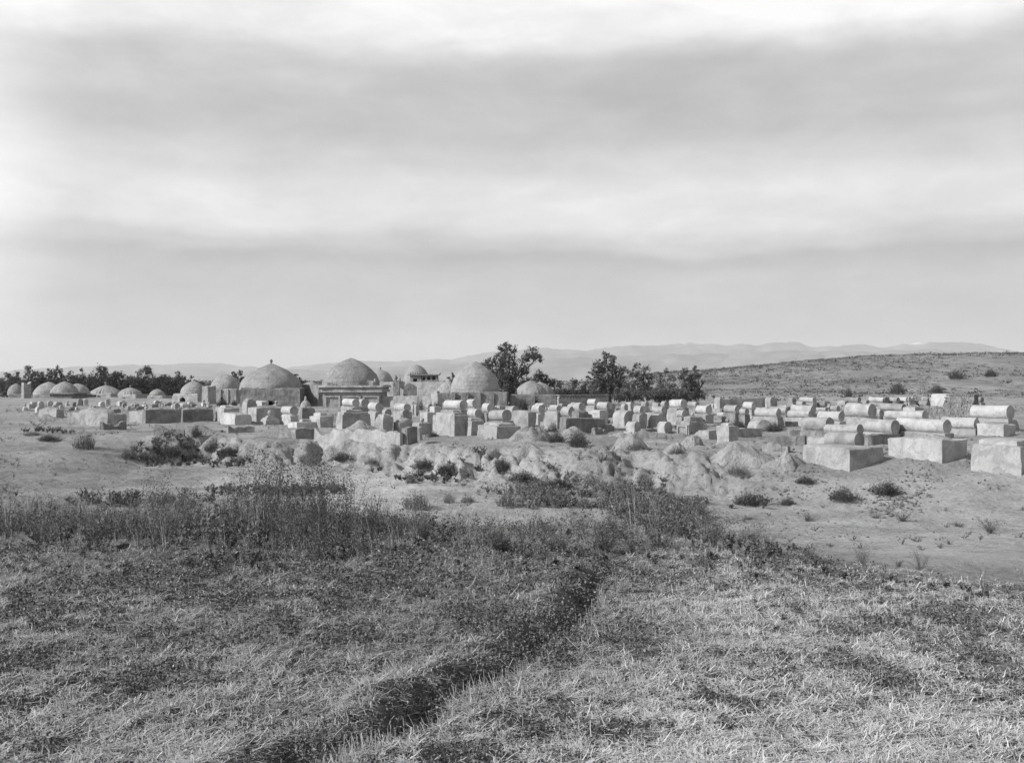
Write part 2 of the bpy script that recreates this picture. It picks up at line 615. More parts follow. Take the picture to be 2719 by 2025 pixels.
# ================================================================== THE SETTING
def soil_material():
    m, t, b = mat_new('dry loess ground')
    g = N(t, 'ShaderNodeNewGeometry')
    n1 = N(t, 'ShaderNodeTexNoise', i_Scale=.35, i_Detail=9.0, i_Roughness=.6)
    n2 = N(t, 'ShaderNodeTexNoise', i_Scale=9.0, i_Detail=6.0, i_Roughness=.7)
    n3 = N(t, 'ShaderNodeTexNoise', i_Scale=60.0, i_Detail=3.0, i_Roughness=.7)
    for n in (n1, n2, n3): L(t, g, n)
    v = math_n(t, 'ADD', math_n(t, 'MULTIPLY', n1, .5), math_n(t, 'MULTIPLY', n2, .5))
    r = ramp(t, [(.40, .21), (.5, .325), (.60, .41)])
    L(t, v, r)
    a = N(t, 'ShaderNodeAttribute', attribute_name='tone')
    mu = t.nodes.new('ShaderNodeVectorMath')
    mu.operation = 'SCALE'
    L(t, r, mu)
    t.links.new(a.outputs['Fac'], mu.inputs['Scale'])
    L(t, mu, b, 0, 'Base Color')
    h = math_n(t, 'ADD', math_n(t, 'MULTIPLY', n2, .7), math_n(t, 'MULTIPLY', n3, .3))
    bp = N(t, 'ShaderNodeBump', i_Strength=1.0, i_Distance=.12)
    L(t, h, bp, 0, 'Height')
    L(t, bp, b, 0, 'Normal')
    return m


def build_ground():
    ys = np.concatenate([np.geomspace(.6, 4.6, 16)[:-1], np.arange(4.6, 13, .085), np.arange(13, 24, .16), np.arange(24, 34, .14),
                         np.arange(34, 50, .075), np.arange(50, 72, .26), np.arange(72, 130, .8), np.arange(130, 360, 1.9),
                         np.geomspace(360, 14000, 60)])
    q = np.concatenate([-np.geomspace(6, .565, 14), np.linspace(-.555, .555, 380), np.geomspace(.565, 6, 14)])
    Y, Q = np.meshgrid(ys, q, indexing='ij')
    Xg = Y * Q
    Z = ground(Xg, Y)
    # tone: what the soil itself is (pale dust, darker humic field, stony slope), plus painted furrow shade
    px = CX + F * Q
    ye = yedge(Xg)
    field = 1 - sstep(ye - 1.6, ye + 3.0, Y)
    pan = sstep(22, 28, Y) * (1 - sstep(38, 46, Y)) * np.exp(-((px - 900) / 420) ** 2)
    right = sstep(ye + 2, ye + 6, Y) * (1 - sstep(30, 40, Y)) * sstep(1800, 2300, px)
    hill = sstep(120, 170, Y) * sstep(-5, 40, Xg)
    tone = .92 - .36 * field + .36 * pan + .22 * right - .25 * hill
    left = sstep(15, 20, Y) * (1 - sstep(38, 48, Y)) * (1 - sstep(450, 700, px))
    tone = tone - .18 * left - .4 * sstep(420, 900, Y)
    tone = tone + .13 * fbm(Xg * .3, Y * .10, 0, 5, 61, .6)
    trk = np.exp(-((Y - 33 - .55 * (Xg + 12) + .8 * np.sin(Xg * .3)) / .5) ** 2) + np.exp(-((Y - 35.2 - .55 * (Xg + 12) + .8 * np.sin(Xg * .3)) / .5) ** 2)
    tone = tone + .14 * trk * (Xg < -4)
    fur = np.exp(-((Xg - np.interp(Y, [p[1] for p in FURROW], [p[0] for p in FURROW])) / .25) ** 2) * field
    tone = tone * (1 - .12 * fur * (Y < 12.5))  # shade of the ditch painted into the soil along the furrow
    tone = tone + .10 * fbm(Xg * 1.3, Y * .8, 0, 4, 62, .6) * (1 - hill) + hill * .30 * fbm(Xg * .06, Y * .035, 0, 5, 63, .65)
    tone = np.clip(tone, .3, 1.5)
    nr, ncl = Y.shape
    V = np.stack([Xg, Y, Z], -1).reshape(-1, 3)
    i = np.arange(nr - 1)[:, None] * ncl + np.arange(ncl - 1)[None, :]
    T = np.stack([i, i + 1, i + ncl + 1, i + ncl], -1).reshape(-1, 4)
    o = quick_mesh('ground', V, T, soil_material(), tone.ravel(), 4, smooth=True)
    tag(o, kind='structure')
    # ground behind the camera
    v = [(-80, -60, 1.45), (80, -60, 1.45), (80, 0.6, 1.45), (-80, 0.6, 1.45)]
    o2 = quick_mesh('ground', np.array([(-6000, -6000, 1.3), (6000, -6000, 1.3), (6000, .55, 1.3), (-6000, .55, 1.3)], float),
                    np.array([[0, 1, 2, 3]]), bpy.data.materials['dry loess ground'], np.ones(4) * .6, 4)
    tag(o2, kind='structure')


build_ground()


def mountains():
    m, t, b = mat_new('bare mountain rock')
    g = N(t, 'ShaderNodeNewGeometry')
    n = N(t, 'ShaderNodeTexNoise', i_Scale=.004, i_Detail=8.0, i_Roughness=.6)
    L(t, g, n)
    sp = N(t, 'ShaderNodeSeparateXYZ')
    L(t, g, sp)
    snow = ramp(t, [(.77, 0.0), (.83, 1.0)])
    hz = math_n(t, 'ADD', math_n(t, 'MULTIPLY', (sp, 2), .0021), math_n(t, 'MULTIPLY', math_n(t, 'SUBTRACT', n, .5), .28))
    L(t, hz, snow)
    r = ramp(t, [(.35, .08), (.65, .20)])
    L(t, n, r)
    mx = N(t, 'ShaderNodeMix', data_type='RGBA')
    L(t, snow, mx, 0, 0)
    L(t, r, mx, 0, 6)
    mx.inputs[7].default_value = (.8, .8, .8, 1)
    L(t, mx, b, 2, 'Base Color')
    far = [(-900, 985), (-300, 975), (0, 985), (120, 976), (250, 970), (380, 967), (480, 964), (590, 963), (650, 974), (760, 974), (860, 964), (930, 958), (1000, 956),
           (1090, 957), (1150, 952), (1200, 953), (1235, 944), (1300, 932), (1370, 930), (1440, 921), (1500, 925), (1560, 930), (1600, 919),
           (1640, 915), (1700, 917), (1760, 915), (1810, 909), (1850, 912), (1880, 911), (1940, 915), (2000, 914), (2060, 907), (2120, 908), (2150, 921), (2220, 917), (2290, 912),
           (2350, 922), (2420, 911), (2500, 906), (2560, 905), (2620, 914), (2670, 930), (2719, 940), (2900, 950), (3600, 930)]
    mid = [(-900, 1000), (0, 1001), (300, 990), (600, 985), (900, 978), (1100, 972), (1240, 962), (1350, 955), (1500, 948), (1620, 944), (1800, 940), (1950, 933), (2100, 930),
           (2300, 932), (2500, 925), (2719, 938), (3600, 950)]
    for (D, prof, sd, dep) in ((9800, far, 71, 2600), (7600, mid, 72, 1500)):
        nx, nk = 620, 34
        px = np.linspace(-900, 3600, nx)
        top = np.interp(px, [p[0] for p in prof], [p[1] for p in prof])
        hx = (CY - top) / F * D + CAMZ
        u = np.linspace(0, 1, nk)
        P, U = np.meshgrid(px, u, indexing='ij')
        Hh = np.repeat(hx[:, None], nk, 1)
        Yd = D - dep * .5 * (1 - U) ** 1
        Xd = (P - CX) / F * D
        zz = Hh * (U ** 1.25)
        am = np.sin(U * math.pi) ** .7
        zz = zz + am * Hh * .45 * (fbm(Xd * .0021, U * 2.2, 0, 5, sd, .55))
        zz = zz + U * 17 * (fbm(Xd * .006, 0, 0, 6, sd + 3, .62) + .5 * (.5 - np.abs(vn(Xd * .013, 0, 0, sd + 5))))
        Yd = Yd + am * 160 * fbm(Xd * .003, U * 3, 0, 4, sd + 9)
        front = np.stack([Xd, Yd, zz - 5], -1)
        back = np.stack([Xd[:, -1], Yd[:, -1] + dep, np.full(nx, -5.0)], -1)[:, None, :]
        A = np.concatenate([front, back], 1)
        n2_ = nk + 1
        i = np.arange(nx - 1)[:, None] * n2_ + np.arange(n2_ - 1)[None, :]
        T = np.stack([i, i + n2_, i + n2_ + 1, i + 1], -1).reshape(-1, 4)
        o = quick_mesh('mountains', A.reshape(-1, 3), T, m, None, 4, smooth=True)
        tag(o, kind='structure')


mountains()


def haze():
    bpy_m = bpy.data.materials.new('dusty air')
    bpy_m.use_nodes = True
    t = bpy_m.node_tree
    for n in list(t.nodes):
        if n.type == 'BSDF_PRINCIPLED': t.nodes.remove(n)
    pv = N(t, 'ShaderNodeVolumePrincipled')
    pv.inputs['Color'].default_value = (.86, .86, .86, 1)
    pv.inputs['Density'].default_value = HAZE
    pv.inputs['Anisotropy'].default_value = .0
    t.links.new(pv.outputs[0], t.nodes['Material Output'].inputs['Volume'])
    v, f = boxm(-9500, 9500, -7000, 14500, -9, 420)
    o = mesh_obj('haze', v, f, bpy_m, smooth=False)
    tag(o, kind='stuff')


HAZE = .000105
haze()

# ================================================================== WALLS
def wall(name, label, cat, A, B, th, H, mat, rag=.08, rib=.05, rfreq=1.6, step=.3, group=None, sinks=.4, taper=.06, lumps=0.0, prof=None, rz_name='wall', parent=None, pname='wall'):
    """a free-standing wall from A to B (world x, y), following the ground"""
    A, B = Vector(A), Vector(B)
    d = B - A
    Lw = d.length
    ang = math.atan2(d.y, d.x)
    z0 = min(G(*A), G(*B))
    if parent is None:
        root = empty(name, (A.x, A.y, z0), ang, label, cat, group)
        root['kind'] = 'thing'
    else:
        root = parent
    n = max(4, int(Lw / step))
    rings = []
    sd = int(abs(A.x * 13 + A.y * 7)) % 97
    for i in range(n + 1):
        s = Lw * i / n
        p = A + d * (i / n)
        gz = float(ground(p.x, p.y, False)) - z0
        hh = H * (prof(s / Lw) if prof else 1)
        hh = hh + rag * float(vn(s * 1.3, sd, 0, 3) + .6 * vn(s * 4, sd, 0, 4))
        rb = rib * abs(float(vn(s * rfreq, sd, 0, 5)))
        lp = lumps * abs(math.sin(s * math.pi * 1.15)) ** .5 if lumps else 0
        cs = []
        nz = 4
        for k in range(nz + 1):
            u = k / nz
            cs.append((-th / 2 - lp * (1 - .35 * u ** 3) + rb + taper * u + .02 * float(vn(s * 3, u * 3, sd, 6)), gz - sinks * (1 - u) + hh * u))
        for k in range(nz, -1, -1):
            u = k / nz
            cs.append((th / 2 - rb - taper * u + .02 * float(vn(s * 3, u * 3, sd, 7)), gz - sinks * (1 - u) + hh * u))
        rings.append(np.array([(s, y, z) for y, z in cs]))
    v, f = loft(rings, cap_start=rings[0].mean(axis=0), cap_end=rings[-1].mean(axis=0))
    f = [tuple(reversed(q)) for q in f]
    if parent is not None:
        v, f = move((v, f), A.x - parent.location.x, A.y - parent.location.y, z0 - parent.location.z, ang - parent.rotation_euler.z)
        c, s_ = math.cos(-parent.rotation_euler.z), math.sin(-parent.rotation_euler.z)
    mesh_obj(pname, v, f, mat, root)
    return root, ang, z0


def wpx(px, D):
    return (X(px, D), D)


# ================================================================== TOMBS
PHI = 56.0
def axes(phi):
    p = R(phi)
    return (math.cos(p), -math.sin(p)), (math.sin(p), math.cos(p))


def place_block(x0, xs, x1, yt, yb, phi=None, lim=(.7, 2.9), wlim=(.6, 2.4), D=None):
    """x0..xs lit long side, xs..x1 shaded end, seen in the photograph; returns centre, L, W, H, phi"""
    phi = PHI if phi is None else phi
    if D is None:
        P = hit(xs, yb)
    else:
        P = (X(xs, D), D)
    for _ in range(8):
        a, w = axes(phi)
        t0, t1 = (x0 - CX) / F, (x1 - CX) / F
        Lb = (P[0] - t0 * P[1]) / max(.02, a[0] - t0 * a[1])
        Wb = (t1 * P[1] - P[0]) / max(.02, w[0] - t1 * w[1])
        if Lb > lim[1] and phi > 25: phi -= 5
        else: break
    Lb = min(max(Lb, lim[0]), 6)
    Wb = min(max(Wb, wlim[0]), 6)
    H = (yb - yt) / F * P[1]
    c = (P[0] - a[0] * Lb / 2 + w[0] * Wb / 2, P[1] - a[1] * Lb / 2 + w[1] * Wb / 2)
    zc = Zp(yb, P[1])
    return c, zc, Lb, Wb, H, phi, P[1]


tomb_i = [0]
GRAVE_G = 'mud built graves of the cemetery'
def seed():
    tomb_i[0] += 1
    return tomb_i[0]


def block_tomb(label, x0, xs, x1, yt, yb, mat='mud', step_=None, barrel=None, knob=None, phi=None, name='mud_tomb', rib=.03, rag=.02, D=None, niche=None, cat='tomb', mound=0, group=GRAVE_G):
    """stepped block; step_: list of (scaleL, scaleW, height, shiftx); barrel: (length scale, radius m) on top"""
    c, zc, Lb, Wb, H, ph, Dn = place_block(x0, xs, x1, yt, yb, phi, D=D)
    sd = seed()
    root = empty(name, (c[0], c[1], zc), -R(ph) + random.uniform(-.03, .03), label, cat, group)
    root.rotation_euler[0] = random.uniform(-.02, .02)
    root.rotation_euler[1] = random.uniform(-.025, .025)
    st = .16 if Dn < 50 else .26
    v = mudbox(Lb, Wb, H, step=st, rib=rib, rag=rag, seed=sd, sink=.5, levels=5)
    mesh_obj('plinth', *v, M[mat], root)
    z = H + .01
    Lc, Wc = Lb, Wb
    for (sl, sw, h, sx) in (step_ or []):
        Lc, Wc = Lb * sl, Wb * sw
        v = mudbox(Lc, Wc, h, step=st, rib=rib * .5, rag=rag * .6, seed=sd + 50, sink=.06, levels=2, z0=z)
        v = move(v, sx * Lb)
        mesh_obj('step', *v, M[mat], root)
        z += h + .01
    if mound:
        v = dome_mesh(Lb * .42, mound, e=.2, seg=20, n=6, z0=z - .02, seed=sd, rough=.1, ry=Wb * .42)
        mesh_obj('rounded_top', *v, M['soil'], root)
        z += mound
    if barrel:
        ls, r = barrel[0], barrel[1]
        v = barrel_mesh(Lb * ls, r, z0=z - .01, seed=sd, point=.0)
        v = move(v, (barrel[2] if len(barrel) > 2 else 0) * Lb, 0)
        mesh_obj('barrel', *v, M['pale' if mat == 'pale' else 'mud'], root)
        z += 2 * r
    if knob:
        r = knob
        v = lathe([(r * .55, -.03), (r * .4, r * .3), (r * .85, r * .9), (r, r * 1.4), (r * .8, r * 1.95), (r * .3, r * 2.3)], 12, z0=z)
        mesh_obj('knob', *v, M['mud'], root)
    if niche:
        nl, nh = niche
        fr = []
        y0 = -Wb / 2
        for sx in (-1, 1):
            fr.append(boxm(sx * nl / 2 - .05, sx * nl / 2 + .05, y0 - .05, y0 + .1, H * .1, H * .1 + nh))
        fr.append(boxm(-nl / 2 - .05, nl / 2 + .05, y0 - .05, y0 + .1, H * .1 + nh, H * .1 + nh + .08))
        mesh_obj('niche_frame', *join(*fr), M[mat], root, smooth=False)
    return root, z, Lb, Wb


def barrel_tomb(label, x0, x1, yt, yb, dm=.62, mat='mud', phi=None, D=None, point=0.0, group='barrel topped graves of the cemetery', w=.68, pl=None):
    d = yb - yt
    Da = dm * F / d
    Dg = hit((x0 + x1) / 2, yb, .12)[1]
    if D is None:
        D = Da * (1 - w) + Dg * w
        D = min(D, Dg)
    px = (x0 + x1) / 2
    zb = Zp(yb, D)
    r = d / F * D / 2 * .98
    ph = PHI + random.uniform(-4, 4) if phi is None else phi
    Wm = (x1 - x0) / F * D
    vx, vy = X(px, D), D
    n = math.hypot(vx, vy)
    vx, vy = vx / n, vy / n
    for _ in range(9):
        a, wv = axes(ph)
        cpar = abs(a[0] * vy - a[1] * vx)
        sn = abs(a[0] * vx + a[1] * vy)
        Lb = (Wm - 2 * r * sn) / max(cpar, .05)
        if Lb > 2.7 and ph > 25: ph -= 5
        else: break
    Lb = min(max(Lb, 1.5 * r), 3.2)
    x, y = X(px, D), D
    gz = G(x, y)
    hp = max(.08, zb - gz)
    sd = seed()
    root = empty('barrel_tomb', (x, y, gz), -R(ph), label, 'tomb', group)
    root.rotation_euler[0] = random.uniform(-.03, .03)
    root.rotation_euler[1] = random.uniform(-.04, .04)
    st = .18 if D < 55 else .3
    v = mudbox(Lb * (1.12 if hp < .4 else 1.2), 2 * r * (1.15 if hp < .4 else 1.35), hp, step=st, rib=.03, seed=sd, sink=.4, levels=3)
    mesh_obj('plinth', *v, M[pl or ('mud' if mat == 'pale' else 'rough')], root)
    v = barrel_mesh(Lb, r, z0=hp - .0, seed=sd, point=point)
    mesh_obj('barrel', *v, M[mat], root)
    return root


def headstone(label, x0, x1, yt, yb, mat='mud', phi=None, kind='round', group='upright rounded grave markers', depth=.6, D=None):
    px = (x0 + x1) / 2
    if D is None: P = hit(px, yb)
    else: P = (X(px, D), D)
    D = P[1]
    w = (x1 - x0) / F * D * .92
    h = (yb - yt) / F * D
    sd = seed()
    zc = Zp(yb, D)
    ph = (PHI + random.uniform(-6, 6)) if phi is None else phi
    root = empty({'round': 'grave_marker', 'knob': 'knob_grave', 'fin': 'fin_stone', 'hive': 'beehive_tomb'}[kind], (P[0], D, zc), -R(ph), label, 'tomb' if kind in ('hive',) else 'grave marker', group)
    if kind == 'round':
        # upright slab with a rounded head, its broad face turned along the grave
        th = np.linspace(0, math.pi, 11)
        prof = [(-w * .42, -.3), ] + [(-math.cos(t) * w / 2, h - w / 2 + math.sin(t) * w / 2 * 1.02) for t in th] + [(w * .42, -.3)]
        prof = np.array(prof)
        dd = min(depth, w * 1.3)
        rings = []
        for x, s in ((-dd / 2, .93), (-dd / 2 + .02, 1), (0, 1.02), (dd / 2 - .02, 1), (dd / 2, .93)):
            q = prof.copy()
            q[:, 0] *= s
            q[:, 1] = np.where(q[:, 1] > 0, q[:, 1] * (.97 + .03 * s), q[:, 1])
            q = q * (1 + .03 * vn(np.arange(len(q)) * .8, x * 3, sd, 4))[:, None]
            rings.append(np.c_[np.full(len(q), x), q])
        v, f = loft(rings, cap_start=(-dd / 2, 0, h * .5), cap_end=(dd / 2, 0, h * .5))
        mesh_obj('slab', v, [tuple(reversed(q)) for q in f], M[mat], root)
        v = mudbox(dd * 1.5, w * 1.15, h * .16, step=.15, sink=.2, seed=sd, levels=2)
        mesh_obj('plinth', *v, M[mat], root)
    elif kind == 'knob':
        v = mudbox(w * 1.5, w, h * .5, step=.14, sink=.3, seed=sd, levels=2)
        mesh_obj('plinth', *v, M[mat], root)
        r = w * .30
        v = lathe([(r * .6, -.03), (r * .42, h * .1), (r * .9, h * .25), (r, h * .36), (r * .7, h * .48), (r * .2, h * .54)], 12, z0=h * .5)
        mesh_obj('knob', *v, M[mat], root)
    elif kind == 'fin':
        v = mudbox(w * .5, w, h, step=.1, sink=.3, seed=sd, levels=4, taper=.28)
        mesh_obj('slab', *v, M[mat], root)
    elif kind == 'hive':
        v = mudbox(w * .95, w * .95, h * .12, step=.2, sink=.4, seed=sd, levels=2)
        mesh_obj('plinth', *v, M[mat], root)
        v = dome_mesh(w / 2, h * .72, e=.12, seg=36, n=12, z0=h * .12, seed=sd, ribs=12, ribd=.06)
        mesh_obj('dome', *v, M[mat], root)
        r = w * .11
        v = lathe([(r, 0), (r * 1.2, r * .6), (r * .8, r * 1.3), (r, r * 2), (r * .4, r * 2.8)], 10, z0=h * .83)
        mesh_obj('knob', *v, M[mat], root)
    return root


def mound(label, x0, x1, yt, yb, seed_=0, mat='soil', depth=1.0, peak=.5, group='heaps of dug earth among the graves'):
    px = (x0 + x1) / 2
    P = hit(px, yb)
    D = P[1] + (x1 - x0) / F * P[1] * .25 * depth
    r = (x1 - x0) / F * D / 2
    h = (yb - yt) / F * P[1]
    x = X(px, D)
    n, k = 60, 22
    a = np.linspace(0, 2 * math.pi, n, endpoint=False)
    rings = []
    g0 = G(x, D)
    for i in range(k):
        u = i / k
        out = 1 + (.42 * vn(np.cos(a) * 1.3 + seed_, np.sin(a) * 1.3, seed_ + 1, 3) + .12 * vn(np.cos(a) * 3.5 + seed_, np.sin(a) * 3.5, seed_ + 1, 3)) * (1 - u)
        rr = r * 1.12 * (1 - u) * out
        cx = (peak - .5) * 2 * r * u * .8 + rr * np.cos(a)
        cy = rr * np.sin(a) * depth * .8
        gz = ground(x + cx, D + cy, False) - g0
        pro = (1 - (1 - u) ** 1.25) * sstep(-.1, .25, u) * (1 - .22 * max(0, u - .55)) if i else 0
        rough = fbm(cx * 1.5 / r, cy * 1.5 / r, seed_, 5, 9, .62)
        gull = np.abs(vn(np.cos(a) * 3.2, np.sin(a) * 3.2, seed_, 8))
        z = (gz * (1 - u) + h * pro * (.90 + .42 * rough) - h * .06 * (1 - gull) ** 3 * math.sin(u * math.pi)) if i else gz - .25
        rings.append(np.c_[cx, cy, z])
    v, f = loft(rings, cap_end=((peak - .5) * 2 * r * .8, 0, float(rings[-1][:, 2].mean())))
    root = mesh_obj('earth_mound', v, f, M[mat], loc=(x, D, g0))
    tag(root, label, 'earth heap', group)
    return root


# ================================================================== DOMED MAUSOLEUMS
def mausoleum(label, D, wx0, wx1, wt, dome, base=None, rz=0.0, e=.4, mat='wall', dmat='dome', door=None, ribs=0, ribd=0, flare=0.0, finial=0, parapet=0, depth=None, rib=.05, rag=.06, name='domed_mausoleum', wallz=None, pil=0, group='domed mausoleums of the cemetery', cornice=0, panels=None, eave=0.0):
    """wx0, wx1: wall span, wt: wall top; dome=(cx, top, half width, spring) in photo pixels"""
    cxp = (wx0 + wx1) / 2
    Wd = (wx1 - wx0) / F * D * math.cos(R(rz)) * (.92 if rz else 1)
    dp = depth or Wd
    for _ in range(3):
        dp = max(dp, 2.1 * dome[2] / F * (D + dp / 2) * (1 + flare) + .1)
    x = X(cxp, D)
    c = (x, D + dp / 2)
    gz = G(x, D) - .05
    H = Zp(wt, D) - gz
    sd = seed()
    root = empty(name, (c[0], c[1], gz), R(rz), label, 'mausoleum', group)
    holes = None
    if door:
        dx = X(door[0], D) - x
        dw = door[1] / F * D / 2
        dt = Zp(door[2], D) - gz
        def holes(q):
            if q[1] > -dp / 2 + .5 * min(1, dp / 4): return False
            zz = dt - dw
            if q[2] < zz: return abs(q[0] - dx) < dw
            return math.hypot(q[0] - dx, (q[2] - zz)) < dw
    v = mudbox(Wd, dp, H, step=.16 if door else .3, rib=rib, rag=rag, seed=sd, sink=.6, levels=14 if door else 7, taper=.03, rfreq=1.4, door=holes, rnd=.08)
    mesh_obj('wall', *v, M[mat], root)
    if door:
        # thickness of the wall round the opening
        rings = []
        for dy in (-.02, .55):
            pr = [(dx - dw * 1.15, -.2), (dx - dw * 1.15, dt - dw)] + [(dx - math.cos(t) * dw * 1.15, dt - dw + math.sin(t) * dw * 1.15) for t in np.linspace(.15, math.pi - .15, 8)] + [(dx + dw * 1.15, dt - dw), (dx + dw * 1.15, -.2)]
            rings.append(np.array([(px_, -dp / 2 + dy + .06, pz) for px_, pz in pr]))
        v = loft(rings, closed=False)
        mesh_obj('doorway', *v, M[mat], root)
    dcx, dtop, dhw, dsp = dome
    Dc = D + dp / 2
    r = dhw / F * Dc
    ztop = Zp(dtop, Dc) - gz
    zsp = min(H + .02, Zp(dsp, Dc) - gz)
    ddx = X(dcx, Dc) - c[0]
    v = dome_mesh(r, ztop - zsp, e=e, z0=zsp, seed=sd, ribs=ribs, ribd=ribd, flare=flare, seg=56, n=24, rough=.045, lump=.012)
    v = move(v, ddx)
    mesh_obj('dome', *v, M[dmat], root)
    if finial:
        q = finial
        v = lathe([(q * .8, -.15), (q * .55, q * .5), (q, q * 1.1), (q * 1.1, q * 1.6), (q * .7, q * 2.2), (q * .3, q * 2.6)], 10, z0=ztop)
        mesh_obj('finial', *move(v, ddx), M['wall'], root)
    if pil:
        for i in range(pil):
            xx = -Wd / 2 + .3 + (Wd - .6) * i / (pil - 1)
            v = boxm(xx - .16, xx + .16, -dp / 2 - .09, -dp / 2 + .1, -.4, H * (.98 + .03 * random.random()), .02)
            mesh_obj('pilaster', *v, M[mat], root)
    if eave:
        v = mudbox(Wd + 2 * eave, dp + 2 * eave, .12, step=.3, rib=.03, rag=.03, sink=.0, seed=sd, levels=1, z0=H + .01)
        mesh_obj('eave', *v, M[mat], root)
    if cornice:
        v = mudbox(Wd + .5, dp + .5, cornice * .32, step=.25, rib=.05, rag=.03, sink=0, seed=sd, levels=2, z0=H - cornice)
        mesh_obj('cornice', *v, M[mat], root)
        v = mudbox(Wd + .3, dp + .3, cornice * .42, step=.25, rib=.03, rag=.03, sink=0, seed=sd + 1, levels=2, z0=H - cornice * .66)
        mesh_obj('frieze', *v, M[mat], root)
        v = mudbox(Wd + .75, dp + .75, cornice * .3, step=.25, rib=.09, rag=.09, sink=0, seed=sd + 2, levels=2, z0=H - cornice * .22, rfreq=4)
        mesh_obj('cornice', *v, M[mat], root)
    for (a, b, t_, b_) in (panels or []):
        xa, xb = X(a, D) - x, X(b, D) - x
        za, zb = Zp(b_, D) - gz, Zp(t_, D) - gz
        y0 = -dp / 2
        k = .10
        fr = [boxm(xa - k, xa + k, y0 - .10, y0 + .1, za, zb), boxm(xb - k, xb + k, y0 - .10, y0 + .1, za, zb), boxm(xa + k, xb - k, y0 - .10, y0 + .1, zb - k * 1.6, zb)]
        mesh_obj('panel_frame', *join(*fr), M[mat], root, smooth=False)
    if parapet:
        for i in range(parapet):
            xx = -Wd / 2 + Wd * (i + .5) / parapet
            v = mudbox(.35, .3, .28 + .2 * random.random(), step=.15, rib=.05, rag=.06, sink=.1, seed=sd + i, levels=2, z0=H)
            mesh_obj('merlon', *move(v, xx, -dp / 2 + .2), M[mat], root)
    return root, c, gz, H

# ================================================================== THE MAUSOLEUMS
DG = 'domed mausoleums of the cemetery'
mausoleum('small faded dome at the far left edge of the cemetery', 150, 22, 62, 1046, (42, 1018, 21, 1046), e=.3)
wall('ruined_wall', 'pale broken tower of mud wall beside the leftmost dome', 'wall', wpx(60, 146), wpx(80, 147), .8, 2.4, M['mud'], rag=.5, rib=.1)
mausoleum('low mud dome left of the twin domes with a flat eave', 150, 88, 164, 1049, (127, 1013, 39, 1049), e=.9, rz=-14)
mausoleum('pointed mud dome over a straight flat eave near the left', 143, 130, 202, 1046, (171, 1012, 36, 1046), e=.8, rz=-8, eave=.35)
mausoleum('rounded dome half hidden behind the pointed dome near the left', 150, 196, 252, 1047, (206, 1018, 32, 1046), e=.2, eave=.35, depth=4)
mausoleum('small tomb hut with a wide fluted cone roof overhanging its wall', 149, 258, 306, 1045, (279, 1022, 38, 1045), e=3.0, ribs=26, ribd=.10, flare=.12, finial=.18, door=(268, 12, 1050), rz=-10, name='tomb_hut', mat='mud')
mausoleum('squat tomb hut with a fluted dome and a dark arched doorway', 147, 314, 372, 1048, (345, 1028, 30, 1048), e=1.0, ribs=24, ribd=.10, flare=.05, finial=.12, door=(336, 16, 1054), rz=-12, name='tomb_hut', mat='mud')
mausoleum('smallest tomb hut with a beehive dome right of the fluted huts', 147, 391, 442, 1051, (417, 1032, 21, 1051), e=.7, ribs=20, ribd=.06, door=(408, 8, 1055), rz=-14, name='tomb_hut', mat='mud')
mausoleum('pale pointed dome on a low ribbed wall with an arched door', 130, 456, 545, 1046, (515, 1010.5, 36, 1047), e=.7, door=(494, 17, 1054), rz=-16, mat='mud', dmat='dome', rib=.10)
r8, c8, g8, h8 = mausoleum('rounded bulging dome on buttressed walls left of the largest cone dome', 122, 556, 640, 1033, (600, 993, 41, 1033), e=.15, door=(592, 9, 1055), rz=-6, pil=4, mat='mud', ribs=30, ribd=.03)
wall('mud_wall', 'short pale wall slab standing left of the buttressed dome', 'wall', wpx(544, 118), wpx(566, 120), .9, 2.1, M['mud'], rag=.08, rib=.08)
mausoleum('broad cone shaped dome with a knob finial over a long plain wall', 106, 637, 797, 1031, (720, 964, 80, 1031), e=3, flare=.04, finial=.16, door=(718, 24, 1064), rz=0, depth=6.0, rib=.10, rag=.10)
mausoleum('tiny dome peeping over the shaded wall between the two largest mausoleums', 118, 799, 862, 1034, (825, 1013, 27, 1034), e=.2, depth=5, ribs=20, ribd=.04)
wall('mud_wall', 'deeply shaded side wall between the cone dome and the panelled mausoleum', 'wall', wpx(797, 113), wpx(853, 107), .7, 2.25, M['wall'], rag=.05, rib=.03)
r10, c10, g10, h10 = mausoleum('great pointed dome above a corniced front with three sunk panels', 105, 855, 1010, 1025, (932, 950, 76, 1026), e=.75, rz=0, cornice=.62, depth=6.4, rib=.05, rag=.05, mat='mud',
    panels=[(864, 901, 1050, 1082), (912, 955, 1050, 1082), (966, 1004, 1050, 1082)], ribs=34, ribd=.025)
for (px_, w_, h_) in ((876, .9, .3), (890, .6, .22), (985, .9, .5), (994, .5, .62), (977, .4, .58)):
    v = mudbox(w_ * .6, .4, h_, step=.15, rib=.12, rag=.14, sink=.1, seed=int(px_), levels=4, z0=h10 + .02)
    mesh_obj('broken_cresting', *move(v, X(px_, 105) - c10[0], -3.2), M['mud'], r10)
mausoleum('slender far dome with a thin spike finial right of the great dome', 150, 984, 1043, 1015, (1010, 981, 33, 1014), e=.25, finial=.14, depth=3.4, mat='mud')
